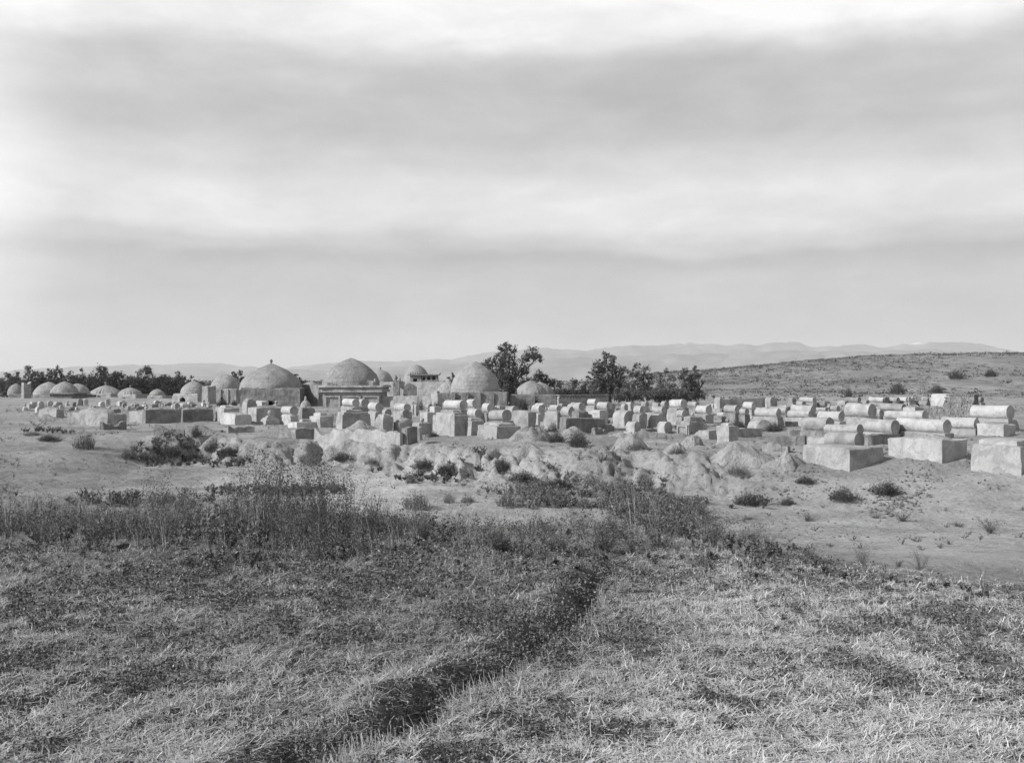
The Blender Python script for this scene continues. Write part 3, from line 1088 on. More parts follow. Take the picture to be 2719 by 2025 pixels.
# walled court with a gatehouse behind the middle of the cemetery
wall('court_wall', 'long plain court wall behind the two large domes', 'wall', wpx(1012, 136), wpx(1186, 132), .8, 2.55, M['mud'], rag=.04, rib=.05, rfreq=.8)
wall('court_wall', 'narrow buttress pier standing out from the long court wall', 'wall', wpx(1045, 131), wpx(1061, 131), 1.2, 2.65, M['wall'], rag=.03)
for px_, hh, lb in ((1051, .8, 'small onion topped turret on the long court wall'), (1062, .55, 'thin flame shaped finial right of the turret on the court wall')):
    x_, y_ = X(px_, 134), 134
    t = empty('turret' if hh > .6 else 'wall_finial', (x_, y_, Zp(1014, y_)), 0, lb, 'turret' if hh > .6 else 'finial')
    if hh > .6:
        mesh_obj('drum', *lathe([(.22, -.3), (.2, .1), (.24, .12), (.17, .2), (.17, .4), (.25, .44)], 12), M['wall'], t)
        mesh_obj('cap', *lathe([(.24, .44), (.26, .55), (.18, .72), (.05, .86), (.03, .96)], 12), M['wall'], t)
    else:
        mesh_obj('flame', *lathe([(.06, -.2), (.1, .1), (.12, .3), (.04, .6), (.01, .8)], 8), M['wall'], t)
r12, c12, g12, h12 = mausoleum('far rounded dome with an arched gatehouse before it', 170, 1070, 1142, 1016, (1106, 968, 35, 1016), e=.1, depth=5, mat='mud', dmat='dome')
for part, px0, px1, yt_, m_ in (('gatehouse', 1088, 1122, 997, 'mud'), ('gatehouse_side', 1122, 1165, 996, 'wall')):
    Dg_ = 156
    w_ = (px1 - px0) / F * Dg_
    v = mudbox(w_, 2.0, Zp(yt_, Dg_) - g12, step=.15, rib=.01, rag=.02, seed=5, sink=.2, levels=16,
               door=(lambda q: q[1] < -.8 and abs(q[0] + .05) < .30 and q[2] < Zp(1004, 156) - g12) if part == 'gatehouse' else
               (lambda q: q[1] < -.8 and (q[0] % .8) > .3 and Zp(1009, 156) - g12 < q[2] < Zp(999, 156) - g12))
    mesh_obj(part, *move(v, X((px0 + px1) / 2, Dg_) - c12[0], Dg_ - c12[1]), M[m_], r12)
v = boxm(X(1085, 156) - c12[0], X(1167, 156) - c12[0], 156 - c12[1] - 1.25, 156 - c12[1] + 1.2, Zp(996.5, 156) - g12, Zp(993.5, 156) - g12)
mesh_obj('cornice', *v, M['wall'], r12, smooth=False)
for k in range(6):
    v = lathe([(.1, 0), (.14, .1), (.1, .2), (.04, .32)], 8, z0=Zp(993.5, 156) - g12)
    mesh_obj('merlon', *move(v, X(1092 + 6 * k + (48 if k == 5 else 0), 156) - c12[0], 156 - c12[1] - 1.1), M['wall'], r12)
wall('mud_wall', 'low front wall with notched top between the two largest domes', 'wall', wpx(1006, 106), wpx(1146, 104), .6, 1.12, M['mud'], rag=.04, rib=.09, rfreq=1.0)
wall('ruined_arch', 'broken arch of dark masonry above the low notched wall', 'ruin', wpx(1072, 112), wpx(1106, 112), .7, 2.0, M['wall'], rag=.08, prof=lambda u: 1 + .22 * math.sin(u * math.pi))
block_tomb('square pillar tomb with a small pyramid cap left of the second great dome', 1144, 1162, 1176, 1046, 1082, D=98, mat='mud', step_=[(.6, .6, .25, 0)], name='pillar_tomb', phi=40, rib=.06)
mausoleum('half hidden dome sloping up behind the second great dome', 125, 1160, 1215, 1044, (1190, 1010, 30, 1044), e=1.4, depth=4)
r14, c14, g14, h14 = mausoleum('second great dome tall and beehive shaped under the big tree', 100, 1196, 1350, 1042, (1262, 959, 66, 1042), e=.7, rz=0, depth=5.2, pil=5, rib=.10, rag=.06, ribs=36, ribd=.02)
mausoleum('fluted pointed dome with an arched doorway right of the great beehive dome', 101, 1352, 1480, 1049, (1410, 1010, 43, 1049), e=.55, ribs=34, ribd=.06, finial=.08, door=(1423, 18, 1064), depth=4.2, pil=3, rib=.05)
mausoleum('small pointed dome tucked behind the fluted dome', 110, 1408, 1474, 1050, (1434, 1013, 38, 1049), e=.9, ribs=26, ribd=.05, finial=.06, depth=3)

# lattice topped wall
ra, aa, za = wall('lattice_wall', 'low wall with a pierced triangle parapet right of the domes', 'wall', wpx(1481, 108), wpx(1614, 112), .5, Zp(1058, 110) - 1.0, M['mud'], rag=.01, rib=.03)
def lattice(root, Lw, z0, h):
    parts = []
    k = .055
    parts.append(boxm(0, Lw, -.2, .2, z0, z0 + k * 1.3))
    parts.append(boxm(0, Lw, -.2, .2, z0 + h - k, z0 + h + k * .6))
    n = int(Lw / .22)
    for i in range(n):
        xa, xb = Lw * i / n, Lw * (i + 1) / n
        if i % 2: xa, xb = xb, xa
        d = .045
        v = np.array([(xa - d, y, z0 + k) for y in (-.15, .15)] + [(xa + d, y, z0 + k) for y in (-.15, .15)] + [(xb - d, y, z0 + h - k) for y in (-.15, .15)] + [(xb + d, y, z0 + h - k) for y in (-.15, .15)])
        parts.append((v, [(0, 2, 3, 1), (4, 5, 7, 6), (0, 4, 6, 2), (1, 3, 7, 5), (0, 1, 5, 4), (2, 6, 7, 3)]))
    o = mesh_obj('pierced_parapet', *join(*parts), M['mud'], root, smooth=False)
Lw_ = (Vector(wpx(1614, 112)) - Vector(wpx(1481, 108))).length
lattice(ra, Lw_, Zp(1058.5, 110) - za + .0, .42)

# pale enclosure on the rise behind the right-hand barrels
e0, e1 = wpx(1903, 84), wpx(2060, 86)
wall('enclosure_wall', 'pale mud enclosure wall at the foot of the hill', 'wall', e0, e1, .5, 1.15, M['mud'], rag=.06, rib=.06)
for px_, D_, lb in ((1908, 83.5, 'left gate pier of the pale enclosure wall'), (2043, 85, 'right gate pier of the pale enclosure wall')):
    h_ = headstone(lb, px_ - 8, px_ + 9, 1055, 1091, D=D_, kind='round', group='piers of the pale enclosure')
    h_.name = 'gate_pier'; h_['category'] = 'pier'
for (p0, p1, D_, lb) in ((2070, 2230, 92, 'long low bank of mud wall behind the right-hand barrels'), (2250, 2450, 78, 'low crumbling wall line below the hill shrubs')):
    wall('ruined_wall', lb, 'wall', wpx(p0, D_), wpx(p1, D_ - 2), .6, .5, M['mud'], rag=.12, rib=.05)

# brick walled grave plot at right
bD = 60.0
rb, ab, zb = wall('brick_enclosure', 'rubble and brick walled plot with a notched top at the right', 'wall', wpx(2462, bD), wpx(2592, bD - 3), .5, Zp(1050, bD) - G(*wpx(2520, bD)), M['brick'], rag=.03, rib=.01, prof=lambda u: .60 if u < .42 else 1.0)
LwB = (Vector(wpx(2592, bD - 3)) - Vector(wpx(2462, bD))).length
Hb = Zp(1050, bD) - zb
bricks = []
zc_ = 0.0
row = 0
while zc_ < Hb - .05:
    xx = -.05 * (row % 2)
    while xx < LwB - .05:
        if zc_ > Hb * .56 and xx < LwB * .42:
            xx += .1
            continue
        w_ = random.uniform(.13, .22)
        hgt = random.uniform(.085, .10)
        bricks.append(move(boxm(0, w_, 0, .10, 0, hgt, .008), xx, -.25 - random.uniform(.01, .045), zc_, random.uniform(-.02, .02)))
        xx += w_ + random.uniform(.012, .025)
    zc_ += .105
    row += 1
ob = mesh_obj('bricks', *join(*bricks), M['brick'], rb, smooth=False)
ob['kind'] = 'stuff'
for i in range(11, 26):
    v = boxm(0, .09, -.2, .2, 0, .09, .01)
    if i % 1 == 0:
        mesh_obj('coping_brick', *move(v, LwB * (i + .5) / 26, 0, Hb + .0), M['brick'], rb, smooth=False)
block_tomb('clean pale block standing behind the low part of the brick plot wall', 2467, 2521, 2530, 1047, 1080, D=64, mat='pale', name='block_tomb', rib=.01)

# ================================================================== GRAVES AT THE LEFT
WG = 'low enclosure walls round the graves'
block_tomb('ribbed pale enclosure block at the far left with a sand heap inside', 179, 285, 338, 1099, 1132, phi=33, mat='mud', rib=.12, rag=.05, mound=.35, name='grave_enclosure', cat='grave plot')
block_tomb('faded pale block left of the ribbed enclosure', 98, 150, 172, 1088, 1110, phi=33, mat='mud', rib=.08, mound=.2, name='grave_enclosure', cat='grave plot')
block_tomb('pale corner block left of the long shaded wall', 338, 382, 386, 1094, 1124, phi=33, mat='mud', rib=.10, name='grave_enclosure', cat='grave plot')
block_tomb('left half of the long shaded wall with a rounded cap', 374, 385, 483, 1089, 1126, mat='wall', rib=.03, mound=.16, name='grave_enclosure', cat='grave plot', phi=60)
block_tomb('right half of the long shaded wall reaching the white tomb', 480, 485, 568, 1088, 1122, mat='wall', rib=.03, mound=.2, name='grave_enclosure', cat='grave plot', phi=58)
block_tomb('white ended tomb with a dark end at the right of the long wall', 583, 622, 668, 1100, 1129, mat='pale', rib=.06, rag=.05, mound=.1)
block_tomb('taller white tomb rising behind the dark ended tomb', 570, 593, 636, 1084, 1122, mat='pale', rib=.04, step_=[(.6, .6, .12, 0)])
block_tomb('long dark block with a low humped top below the cone dome', 655, 681, 768, 1083, 1125, mat='mud', rib=.03, mound=.14)
block_tomb('stepped tomb beneath the left end of the cone dome wall', 640, 655, 684, 1068, 1092, D=72, mat='mud', step_=[(.8, .8, .1, 0), (.55, .6, .1, 0)])
block_tomb('small white cube tomb with a shaded side before the cone dome doorway', 676, 695, 712, 1066, 1088, D=74, mat='pale')
headstone('ball shaped marker right of the dark doorway of the cone dome', 726, 742, 1064, 1084, kind='knob', D=76)
block_tomb('low stepped tomb crowned by a ball on a neck', 691, 706, 743, 1115, 1128.5, mat='mud', step_=[(.8, .8, .1, 0), (.5, .5, .1, 0)], knob=.15)
block_tomb('white block tomb with a short fat barrel on it', 742, 770, 797, 1106, 1129, mat='pale', step_=[(.8, .8, .06, 0)], barrel=(.85, .26, 0))
headstone('ribbed beehive tomb with a knob and two niches', 794, 829, 1055, 1094, kind='hive', D=70)
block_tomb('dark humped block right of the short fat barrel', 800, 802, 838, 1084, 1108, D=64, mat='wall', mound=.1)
block_tomb('low white tomb with a dark end and a tiny pyramid on top', 762, 787, 848, 1123, 1139, mat='pale', step_=[(.35, .4, .14, .2)])
block_tomb('dark ended block with a small cube step behind its corner', 820, 848, 889, 1107, 1138, mat='pale', step_=[(.7, .6, .18, -.1)])
block_tomb('crumbling block at the lip of the bank left of the ragged wall', 735, 782, 841, 1142, 1171, mat='rough', rib=.10, rag=.09, name='ruined_tomb')
# ragged enclosure at the bank edge
Aw, Bw = hit(838, 1172), hit(1066, 1187)
wall('ruined_wall', 'ragged sunlit mud wall along the edge of the bank', 'wall', Aw, Bw, .45, .62, M['pale'], rag=.10, rib=.12, rfreq=1.8, step=.18)
Cw = hit(1102, 1176)
wall('ruined_wall', 'dark return of the ragged wall facing the right', 'wall', (Bw[0] + .1, Bw[1] + .1), Cw, .45, .72, M['rough'], rag=.07, rib=.06, step=.18)
wall('ruined_wall', 'slim upright stub of wall right of the ragged wall', 'wall', hit(1103, 1170), hit(1112, 1168), .5, .62, M['pale'], rag=.05, step=.15)
r28 = block_tomb('tall dark sided block tomb carrying a fat barrel left of the earth heap', 889, 909, 985, 1102, 1146, mat='mud', step_=[(.92, .86, .10, 0), (.7, .66, .10, 0)], barrel=None, rib=.04)
barrel_tomb('fat pale barrel in front of the panelled mausoleum', 909, 955, 1058, 1080, D=62, mat='pale')
barrel_tomb('second barrel from the left before the panelled mausoleum', 951, 982, 1059, 1083, D=66)
barrel_tomb('third barrel from the left, lower and longer, before the panelled mausoleum', 976, 1017, 1068, 1092, D=58, mat='pale')
mound('smooth earth heap spilling past the tall dark sided block', 900, 1022, 1116, 1153, 3, peak=.5)
barrel_tomb('barrel below the broken arch with a bright flank', 1045, 1090, 1071, 1093, D=60, mat='pale')
barrel_tomb('little barrel seen nearly end on above two dark steps', 1013, 1038, 1086, 1105, D=53)
block_tomb('dark block under the little end-on barrel', 994, 1017, 1045, 1108, 1126, D=51, mat='mud', step_=[(.8, .7, .1, 0)])
block_tomb('small dark block beside the right end of the earth heap', 1003, 1008, 1043, 1122, 1146, mat='mud')
barrel_tomb('little barrel riding on a rounded dark cap', 1063, 1087, 1088, 1108, D=54)
block_tomb('rounded cap tomb with shaded front left of the slim wall stub', 1049, 1060, 1104, 1121, 1152, mat='mud', mound=.14, step_=[(.8, .8, .06, 0)])
block_tomb('dark block topped by a small knob right of the slim wall stub', 1108, 1112, 1147, 1124, 1153, mat='mud', knob=.11)
headstone('first of two stumpy markers under the low notched wall', 1092, 1101, 1066, 1088, kind='knob', D=70)
headstone('second stumpy marker under the notched wall, beside the bush', 1101, 1110, 1074, 1091, kind='round', D=66)
barrel_tomb('short barrel in front of the square pillar tomb', 1131, 1150, 1072, 1086, D=72)
block_tomb('pale block with a dark end below the short barrel', 1114, 1134, 1147, 1096, 1118, D=55, mat='pale')
block_tomb('small square block right of the short barrel', 1143, 1153, 1160, 1080, 1092, D=66, mat='pale')

# ================================================================== GRAVES IN THE MIDDLE
block_tomb('tall fluted block with a sloping top at the centre of the bank', 1147, 1205, 1244, 1105, 1157.5, mat='mud', step_=[(.85, .8, .12, 0), (.6, .55, .1, 0)], rib=.04)
barrel_tomb('large barrel before the second great dome with a round dark end', 1178, 1243, 1062, 1088, D=60, mat='pale')
barrel_tomb('wide pale barrel right of the large barrel under the great dome', 1237, 1275, 1059, 1085, D=66, mat='pale')
barrel_tomb('barrel with a round dark end above the second fluted block', 1240, 1281, 1085, 1109, D=54, mat='pale')
block_tomb('second fluted block, a little lower, right of the tallest one', 1206, 1250, 1290, 1117, 1157.5, mat='mud', step_=[(.8, .8, .1, 0)], rib=.04)
barrel_tomb('barrel below the right corner of the great dome wall', 1279, 1315, 1070, 1096, D=60, mat='pale')
r39 = block_tomb('foremost square block with a black end carrying a stepped barrel', 1266, 1317, 1386, 1133, 1167, mat='mud', step_=[(.8, .7, .12, 0)], rib=.03)
barrel_tomb('notched barrel with a dark ragged end over the foremost block', 1298, 1361, 1088, 1118, D=48, mat='mud')
barrel_tomb('pale barrel half behind the round bush', 1341, 1378, 1078, 1100, D=60)
block_tomb('low slanting slab tomb right of the notched barrel', 1350, 1401, 1420, 1096, 1132, D=52, mat='mud', step_=[(.8, .8, .06, 0)])
barrel_tomb('barrel under the arched doorway of the fluted dome', 1411, 1449, 1075, 1098, D=62, mat='pale')
barrel_tomb('barrel right of the one under the arched doorway', 1456, 1491, 1075, 1094, D=66, mat='pale')
block_tomb('slab under the pair of barrels by the lattice wall', 1441, 1480, 1495, 1097, 1117, D=56, mat='mud', step_=[(.8, .8, .05, 0)])
barrel_tomb('gabled barrel with a pointed dark end', 1488, 1527, 1083, 1107, D=56, point=.35)
barrel_tomb('barrel standing on a dark step in front of the lattice wall', 1513, 1555, 1068, 1090, D=64, mat='pale')
block_tomb('dark fluted step below the barrel before the lattice wall', 1520, 1536, 1566, 1093, 1112, D=54, mat='wall', rib=.06)
barrel_tomb('pale barrel under the right end of the lattice wall', 1558, 1592, 1059, 1077, D=78, mat='pale')
barrel_tomb('low barrel with a dark end left of the leaning slab', 1585, 1627, 1067, 1088, D=68)
block_tomb('broad pale slab tilted towards the left', 1557, 1592, 1612, 1091, 1113, D=54, mat='pale')
block_tomb('long dark serrated low wall of a plot', 1498, 1502, 1612, 1113, 1124, D=51, mat='wall', rib=.10, phi=62)
barrel_tomb('stubby barrel at the end of the lattice wall', 1600, 1634, 1072, 1092, D=70)
headstone('tall end-on slab grave with a rounded top above the earth heap', 1636, 1679, 1089, 1137, depth=1.1)
headstone('left of two small round markers behind the tall slab', 1651, 1665, 1072, 1094, D=62)
headstone('right of two small round markers behind the tall slab', 1665, 1679, 1067, 1092, D=66)
barrel_tomb('barrel lifted on a waisted pedestal right of the tall slab', 1681, 1715, 1077, 1100, D=56, mat='pale')
headstone('broken rounded marker right on top of the middle earth heap', 1668, 1695, 1119, 1152, depth=.7)
headstone('round shouldered grave seen end on with a pale flank', 1718, 1760, 1098, 1138, depth=1.2)
headstone('wide arch topped marker left of the stepped tomb', 1748, 1782, 1119, 1152, depth=.5)
headstone('small marker under the leaning bare trunk', 1706, 1720, 1066, 1084, D=76)
headstone('small pale marker right of the leaning bare trunk', 1736, 1753, 1068, 1082, D=80)
barrel_tomb('short end-on barrel under the pale bushes', 1754, 1778, 1065, 1083, D=74)
barrel_tomb('neat barrel right of the end-on barrel under the trees', 1778, 1825, 1060, 1083, D=70, mat='pale')
barrel_tomb('low barrel at the foot of the last dense tree', 1825, 1856, 1066, 1081, D=78)
barrel_tomb('smooth barrel left of the pale enclosure', 1847, 1891, 1076, 1100, D=64, mat='pale')
barrel_tomb('barrel half in front of the arch headed grave', 1735, 1770, 1079, 1098, D=64)
barrel_tomb('short barrel casting a black hollow beside it', 1795, 1825, 1088, 1108, D=57)
block_tomb('pale sloping block beneath the short barrel', 1768, 1798, 1826, 1086, 1106, D=60, mat='mud')
block_tomb('stepped tomb with a small niche and knob', 1796, 1828, 1882, 1129, 1156, mat='mud', step_=[(.82, .8, .16, 0), (.6, .6, .2, 0)], knob=.09, niche=(.6, .35))
barrel_tomb('barrel with an uneven face before the pale enclosure', 1921, 1967, 1075, 1097, D=64)
barrel_tomb('barrel inside the gap of the pale enclosure wall', 1972, 2009, 1067, 1087, D=72, mat='pale')
barrel_tomb('tiny round ended barrel before the pale enclosure', 1963, 1989, 1085, 1101, D=60)
barrel_tomb('long smooth barrel with a pointed dark end behind the thorn bushes', 2004, 2074, 1085, 1107, D=57, point=.2, mat='pale')
barrel_tomb('barrel directly behind the long pointed barrel', 2043, 2100, 1079, 1102, D=64)
headstone('round faced grave end between the two dark thorn bushes', 1993, 2042, 1113, 1143, depth=1.4, phi=80)
wall('plot_wall', 'long low pale plot wall topped by a stepped knob', 'wall', hit(1868, 1168), hit(2008, 1160), .8, .42, M['mud'], rag=.03, rib=.04)
block_tomb('small stepped crown on the long low plot wall', 1912, 1935, 1952, 1133, 1146, D=41, mat='pale', step_=[(.6, .6, .1, 0)], knob=.09)
wall('plot_wall', 'near scalloped mud wall of rounded lumps', 'wall', hit(2036, 1186), hit(2140, 1186), .5, .42, M['rough'], rag=.04, rib=.05, lumps=.16, step=.08)
wall('plot_wall', 'far scalloped mud wall of rounded lumps', 'wall', hit(2094, 1166), hit(2190, 1162), .5, .38, M['rough'], rag=.04, rib=.05, lumps=.14, step=.08)

# ================================================================== GRAVES AT THE RIGHT
barrel_tomb('left and lower of two stacked looking barrels', 2092, 2160, 1089, 1110, D=57, mat='pale')
barrel_tomb('barrel peeping above the lower one of the stacked looking pair', 2099, 2165, 1075, 1098, D=63, mat='pale')
barrel_tomb('tiny barrel beside the white fin stones', 2166, 2198, 1081, 1092, D=72)
headstone('left white fin stone standing on edge', 2196, 2208, 1073, 1094, kind='fin', D=68)
headstone('right white fin stone standing on edge', 2232, 2243, 1076, 1098, kind='fin', D=64)
barrel_tomb('gable ended barrel with long low shoulders', 2170, 2240, 1095, 1119, D=52, point=.3, mat='pale')
barrel_tomb('biggest barrel of the back row with a bulky dark end', 2243, 2325, 1071, 1109, D=57, mat='pale', dm=.8)
barrel_tomb('small barrel end showing behind the biggest back row barrel', 2300, 2347, 1087, 1109, D=60)
barrel_tomb('weathered barrel with a half buried dark end', 2337, 2404, 1071, 1092, D=64)
barrel_tomb('long white barrel with a rough back below the brick plot', 2352, 2460, 1090, 1114, D=54, mat='pale')
block_tomb('irregular white heap of plaster beside the brick plot', 2395, 2430, 2455, 1082, 1106, D=58, mat='pale', mound=.15, rag=.08)
barrel_tomb('big grey barrel resting behind the front pair of barrels', 2130, 2213, 1108, 1144, D=42, dm=.6)
block_tomb('low block under the big grey barrel', 2124, 2180, 2215, 1126, 1146, D=42.5, mat='mud')
barrel_tomb('rear of the two barrels above the black ended block', 2190, 2291, 1126, 1154, D=39.5, mat='mud')
r60 = block_tomb('foremost large block with a black end and a smooth bright flank', 2124, 2256, 2352, 1192, 1251, mat='mud', rib=.008, rag=.008, name='barrel_tomb')
block_tomb('worn ledge at the left of the foremost large block', 2140, 2188, 2205, 1163, 1190, D=37.5, mat='mud', rib=.03)
barrel_tomb('smooth barrel lying on the foremost large block', 2190, 2293, 1148, 1188, D=35.3, mat='mud')
barrel_tomb('long pale barrel with a round dark end at the middle of the right side', 2282, 2385, 1113, 1149, D=44, mat='pale')
barrel_tomb('longest pale barrel above the big ragged block', 2380, 2520, 1111, 1148, D=43, mat='pale')
barrel_tomb('pale barrel with a gabled end right of the longest one', 2499, 2597, 1112, 1139, D=46, mat='pale', point=.35)
barrel_tomb('fat white barrel on a high base near the right edge', 2580, 2687, 1076, 1113, D=49, mat='pale')
block_tomb('wide low white block under the gabled barrel', 2590, 2665, 2700, 1128, 1168, D=44, mat='pale', mound=.1)
block_tomb('big ragged white block with a hole and a shaded rough end', 2352, 2504, 2574, 1171, 1235, mat='pale', rib=.05, rag=.03, mound=.16)
block_tomb('white block with upright slots at the right edge', 2573, 2712, 2760, 1187, 1262, mat='pale', rib=.04, rag=.02, step_=[(.8, .8, .14, 0)], phi=40)
wall('plot_wall', 'little arcade of lumps between the black ended block and the ragged block', 'wall', (X(2295, 38.5), 38.5), (X(2362, 39.5), 39.5), .4, .42, M['rough'], rag=.03, lumps=.14, step=.07)

# earth heaps
mound('tall earth heap right of the foremost square block', 1352, 1475, 1119, 1173, 11, peak=.47)
mound('pointed earth heap behind the two round shrubs', 1480, 1562, 1127, 1160, 12)
mound('steep earth heap below the tall end-on slab', 1622, 1732, 1140, 1200, 13, peak=.5)
mound('sharp edged earth heap left of the low plot wall', 1796, 1880, 1150, 1190, 14, peak=.55)
mound('small earth heap below the sharp edged one', 1758, 1832, 1176, 1212, 15)
mound('broad loose earth heap in front of the low plot wall', 1880, 2050, 1192, 1243, 16, peak=.4)
mound('low earth heap on the slope below the ragged sunlit wall', 860, 990, 1184, 1208, 17, depth=.6)
mound('earth heap left of the foremost large block', 2040, 2135, 1205, 1243, 18)

# small graves crowding the rows at the left and the middle
lr = random.Random(5)
LML = [(60, 'the leftmost dome'), (127, 'the low left dome'), (171, 'the eaved pointed dome'), (225, 'the half hidden dome'), (279, 'the cone roofed hut'), (345, 'the squat fluted hut'),
       (417, 'the smallest hut'), (475, 'the pale dome left corner'), (525, 'the pale dome right corner'), (575, 'the buttressed dome')]
LMM = [(1300, 'the second great dome'), (1355, 'the great dome right corner'), (1420, 'the arched doorway'), (1500, 'the lattice wall left end'), (1570, 'the lattice wall right end'), (1630, 'the feathery tree'),
       (1700, 'the bare pale trunk'), (1765, 'the thin bushy tree'), (1830, 'the last dense tree'), (1900, 'the left gate pier'), (1970, 'the enclosure wall'), (2045, 'the right gate pier')]
ROWL = {1078: 'back row', 1084: 'second row', 1090: 'third row', 1097: 'front row'}
ROWM = {1080: 'back row', 1088: 'second row', 1090: 'back row', 1100: 'second row', 1112: 'third row', 1124: 'front row'}
used_l = {}
ORD = ['', 'another ', 'third ', 'fourth ', 'fifth ']
def near(px, lst): return min(lst, key=lambda q: abs(q[0] - px))
def uniq(base, tail):
    c = used_l.get((base, tail), 0)
    used_l[(base, tail)] = c + 1
    return ORD[min(c, 4)] + base + tail
TON = {'mud': 'grey', 'pale': 'pale', 'rough': 'worn', 'wall': 'dark'}
for i in range(46):
    px_ = 60 + 500 * (i + lr.random()) / 46
    py_ = lr.choice([1078, 1084, 1090, 1097])
    if 372 < px_ and py_ > 1092: py_ = 1084
    D_ = hit(px_, py_)[1]
    k = lr.random()
    w_ = lr.uniform(14, 20) * 1.0
    tail = ', %s below %s' % (ROWL[py_], near(px_, LML)[1])
    mt = lr.choice(['mud', 'pale', 'rough', 'wall'])
    if k < .34:
        headstone(uniq('small %s rounded grave' % TON[mt], tail), px_ - w_ * .4, px_ + w_ * .4, py_ - lr.uniform(14, 20), py_, D=D_, group='small graves of the left hand rows', depth=1.2, mat=mt)
    elif k < .75:
        block_tomb(uniq('low %s mud block' % TON[mt], tail), px_ - w_ * .55, px_ - w_ * .1, px_ + w_ * .9, py_ - lr.uniform(8, 14), py_, D=D_, group='small graves of the left hand rows', mat=mt, mound=lr.choice([0, .15]))
    else:
        headstone(uniq('little pale knobbed grave', tail), px_ - w_ * .35, px_ + w_ * .35, py_ - lr.uniform(14, 19), py_, D=D_, kind='knob', group='small graves of the left hand rows', mat='pale')
for i in range(92):
    w_ = 1
    px_ = 1290 + 800 * (i + lr.random()) / 92
    py_ = lr.choice([1090, 1100, 1112, 1124]) if px_ > 1440 else lr.choice([1080, 1088])
    D_ = hit(px_, py_)[1]
    k = lr.random()
    tail = ', %s below %s' % (ROWM[py_], near(px_, LMM)[1])
    mt = lr.choice(['mud', 'rough', 'pale'])
    if k < .3:
        barrel_tomb(uniq('small %s barrel grave' % TON[mt], tail), px_ - 15, px_ + 15, py_ - 17, py_ - 3, D=D_, group='small graves of the middle rows', mat=mt)
    elif k < .6:
        headstone(uniq('small %s round headed marker' % TON[mt], tail), px_ - 7, px_ + 7, py_ - lr.uniform(15, 20), py_, D=D_, group='small graves of the middle rows', depth=.5, mat=mt)
    else:
        block_tomb(uniq('small %s mud block' % TON[mt], tail), px_ - 12, px_ + 2, px_ + 14, py_ - lr.uniform(7, 11), py_, D=D_, group='small graves of the middle rows', mat=mt)

LMR = [(2130, 'the stacked looking barrels'), (2220, 'the white fin stones'), (2290, 'the biggest back barrel'), (2370, 'the half buried barrel'), (2440, 'the white plaster heap'), (2540, 'the brick plot')]
for i in range(44):
    px_ = 2085 + 520 * (i + lr.random()) / 44
    py_ = lr.choice([1072, 1082, 1094, 1106])
    D_ = min(hit(px_, py_)[1], 78)
    k = lr.random()
    tail = ', %s near %s' % ({1072: 'back row', 1082: 'second row', 1094: 'third row', 1106: 'front row'}[py_], near(px_, LMR)[1])
    mt = lr.choice(['mud', 'rough', 'pale'])
    if k < .4:
        barrel_tomb(uniq('short %s barrel grave' % TON[mt], tail), px_ - 22, px_ + 22, py_ - 18, py_ - 3, D=D_, group='small graves of the right hand rows', mat=mt)
    elif k < .6:
        headstone(uniq('small %s upright stone' % TON[mt], tail), px_ - 6, px_ + 6, py_ - lr.uniform(14, 20), py_, D=D_, group='small graves of the right hand rows', depth=.4, mat=mt, kind=lr.choice(['round', 'fin']))
    else:
        block_tomb(uniq('broken %s mud block' % TON[mt], tail), px_ - 18, px_ + 6, px_ + 18, py_ - lr.uniform(6, 10), py_, D=D_, group='small graves of the right hand rows', mat=mt, rag=.08, rib=.08)

# remains of plot walls and spoil between the graves
PLACES = [(1470, 1132, 60, 'the pointed earth heap'), (1590, 1118, 70, 'the serrated low wall'), (1600, 1150, 50, 'the steep earth heap, left side'), (1740, 1150, 60, 'the arch topped marker'), (1720, 1170, 50, 'the steep earth heap, right side'),
          (1830, 1120, 70, 'the stepped niche tomb'), (1900, 1132, 50, 'the stepped crown'), (2010, 1128, 50, 'the round faced grave'), (2090, 1128, 70, 'the big grey barrel'), (2060, 1200, 70, 'the near scalloped wall'),
          (1990, 1205, 60, 'the broad loose heap'), (2180, 1100, 60, 'the gable ended barrel'), (2420, 1128, 70, 'the longest pale barrel'), (545, 1150, 90, 'the white ended tomb'), (450, 1160, 80, 'the long shaded wall'), (640, 1150, 70, 'the low stepped ball tomb'),
          (140, 1122, 90, 'the faded pale block'), (300, 1145, 60, 'the ribbed enclosure corner')]
for i, (px_, py_, w_, lm) in enumerate(PLACES):
    A_ = hit(px_ - w_ / 2, py_ + lr.uniform(-4, 4))
    B_ = hit(px_ + w_ / 2, py_ + lr.uniform(-6, 2))
    wall('ruined_wall', 'low crumbled remnant of mud wall near ' + lm, 'wall', A_, B_, lr.uniform(.35, .6), lr.uniform(.22, .42), M['rough'], rag=.13, rib=.10, step=.14,
         prof=lambda u, q=i: .55 + .6 * abs(math.sin(u * 3.3 + q)), group='crumbled remnants of plot walls')
for i, (px_, py_, w_, h_, lm) in enumerate([(1545, 1122, 60, 22, 'under the gabled barrel'), (1645, 1160, 50, 16, 'left of the steep earth heap'), (1860, 1165, 60, 22, 'in front of the stepped niche tomb'), (2020, 1180, 80, 24, 'before the far scalloped wall'),
                                            (1735, 1190, 60, 20, 'right of the steep earth heap'), (2085, 1240, 90, 26, 'by the left foot of the foremost large block'), (2270, 1118, 60, 14, 'among the right hand barrels'), (1400, 1205, 90, 20, 'on the bank edge below the tall heap')]):
    mound('low rounded spoil heap ' + lm, px_ - w_ / 2, px_ + w_ / 2, py_ - h_, py_, 30 + i, depth=.8)

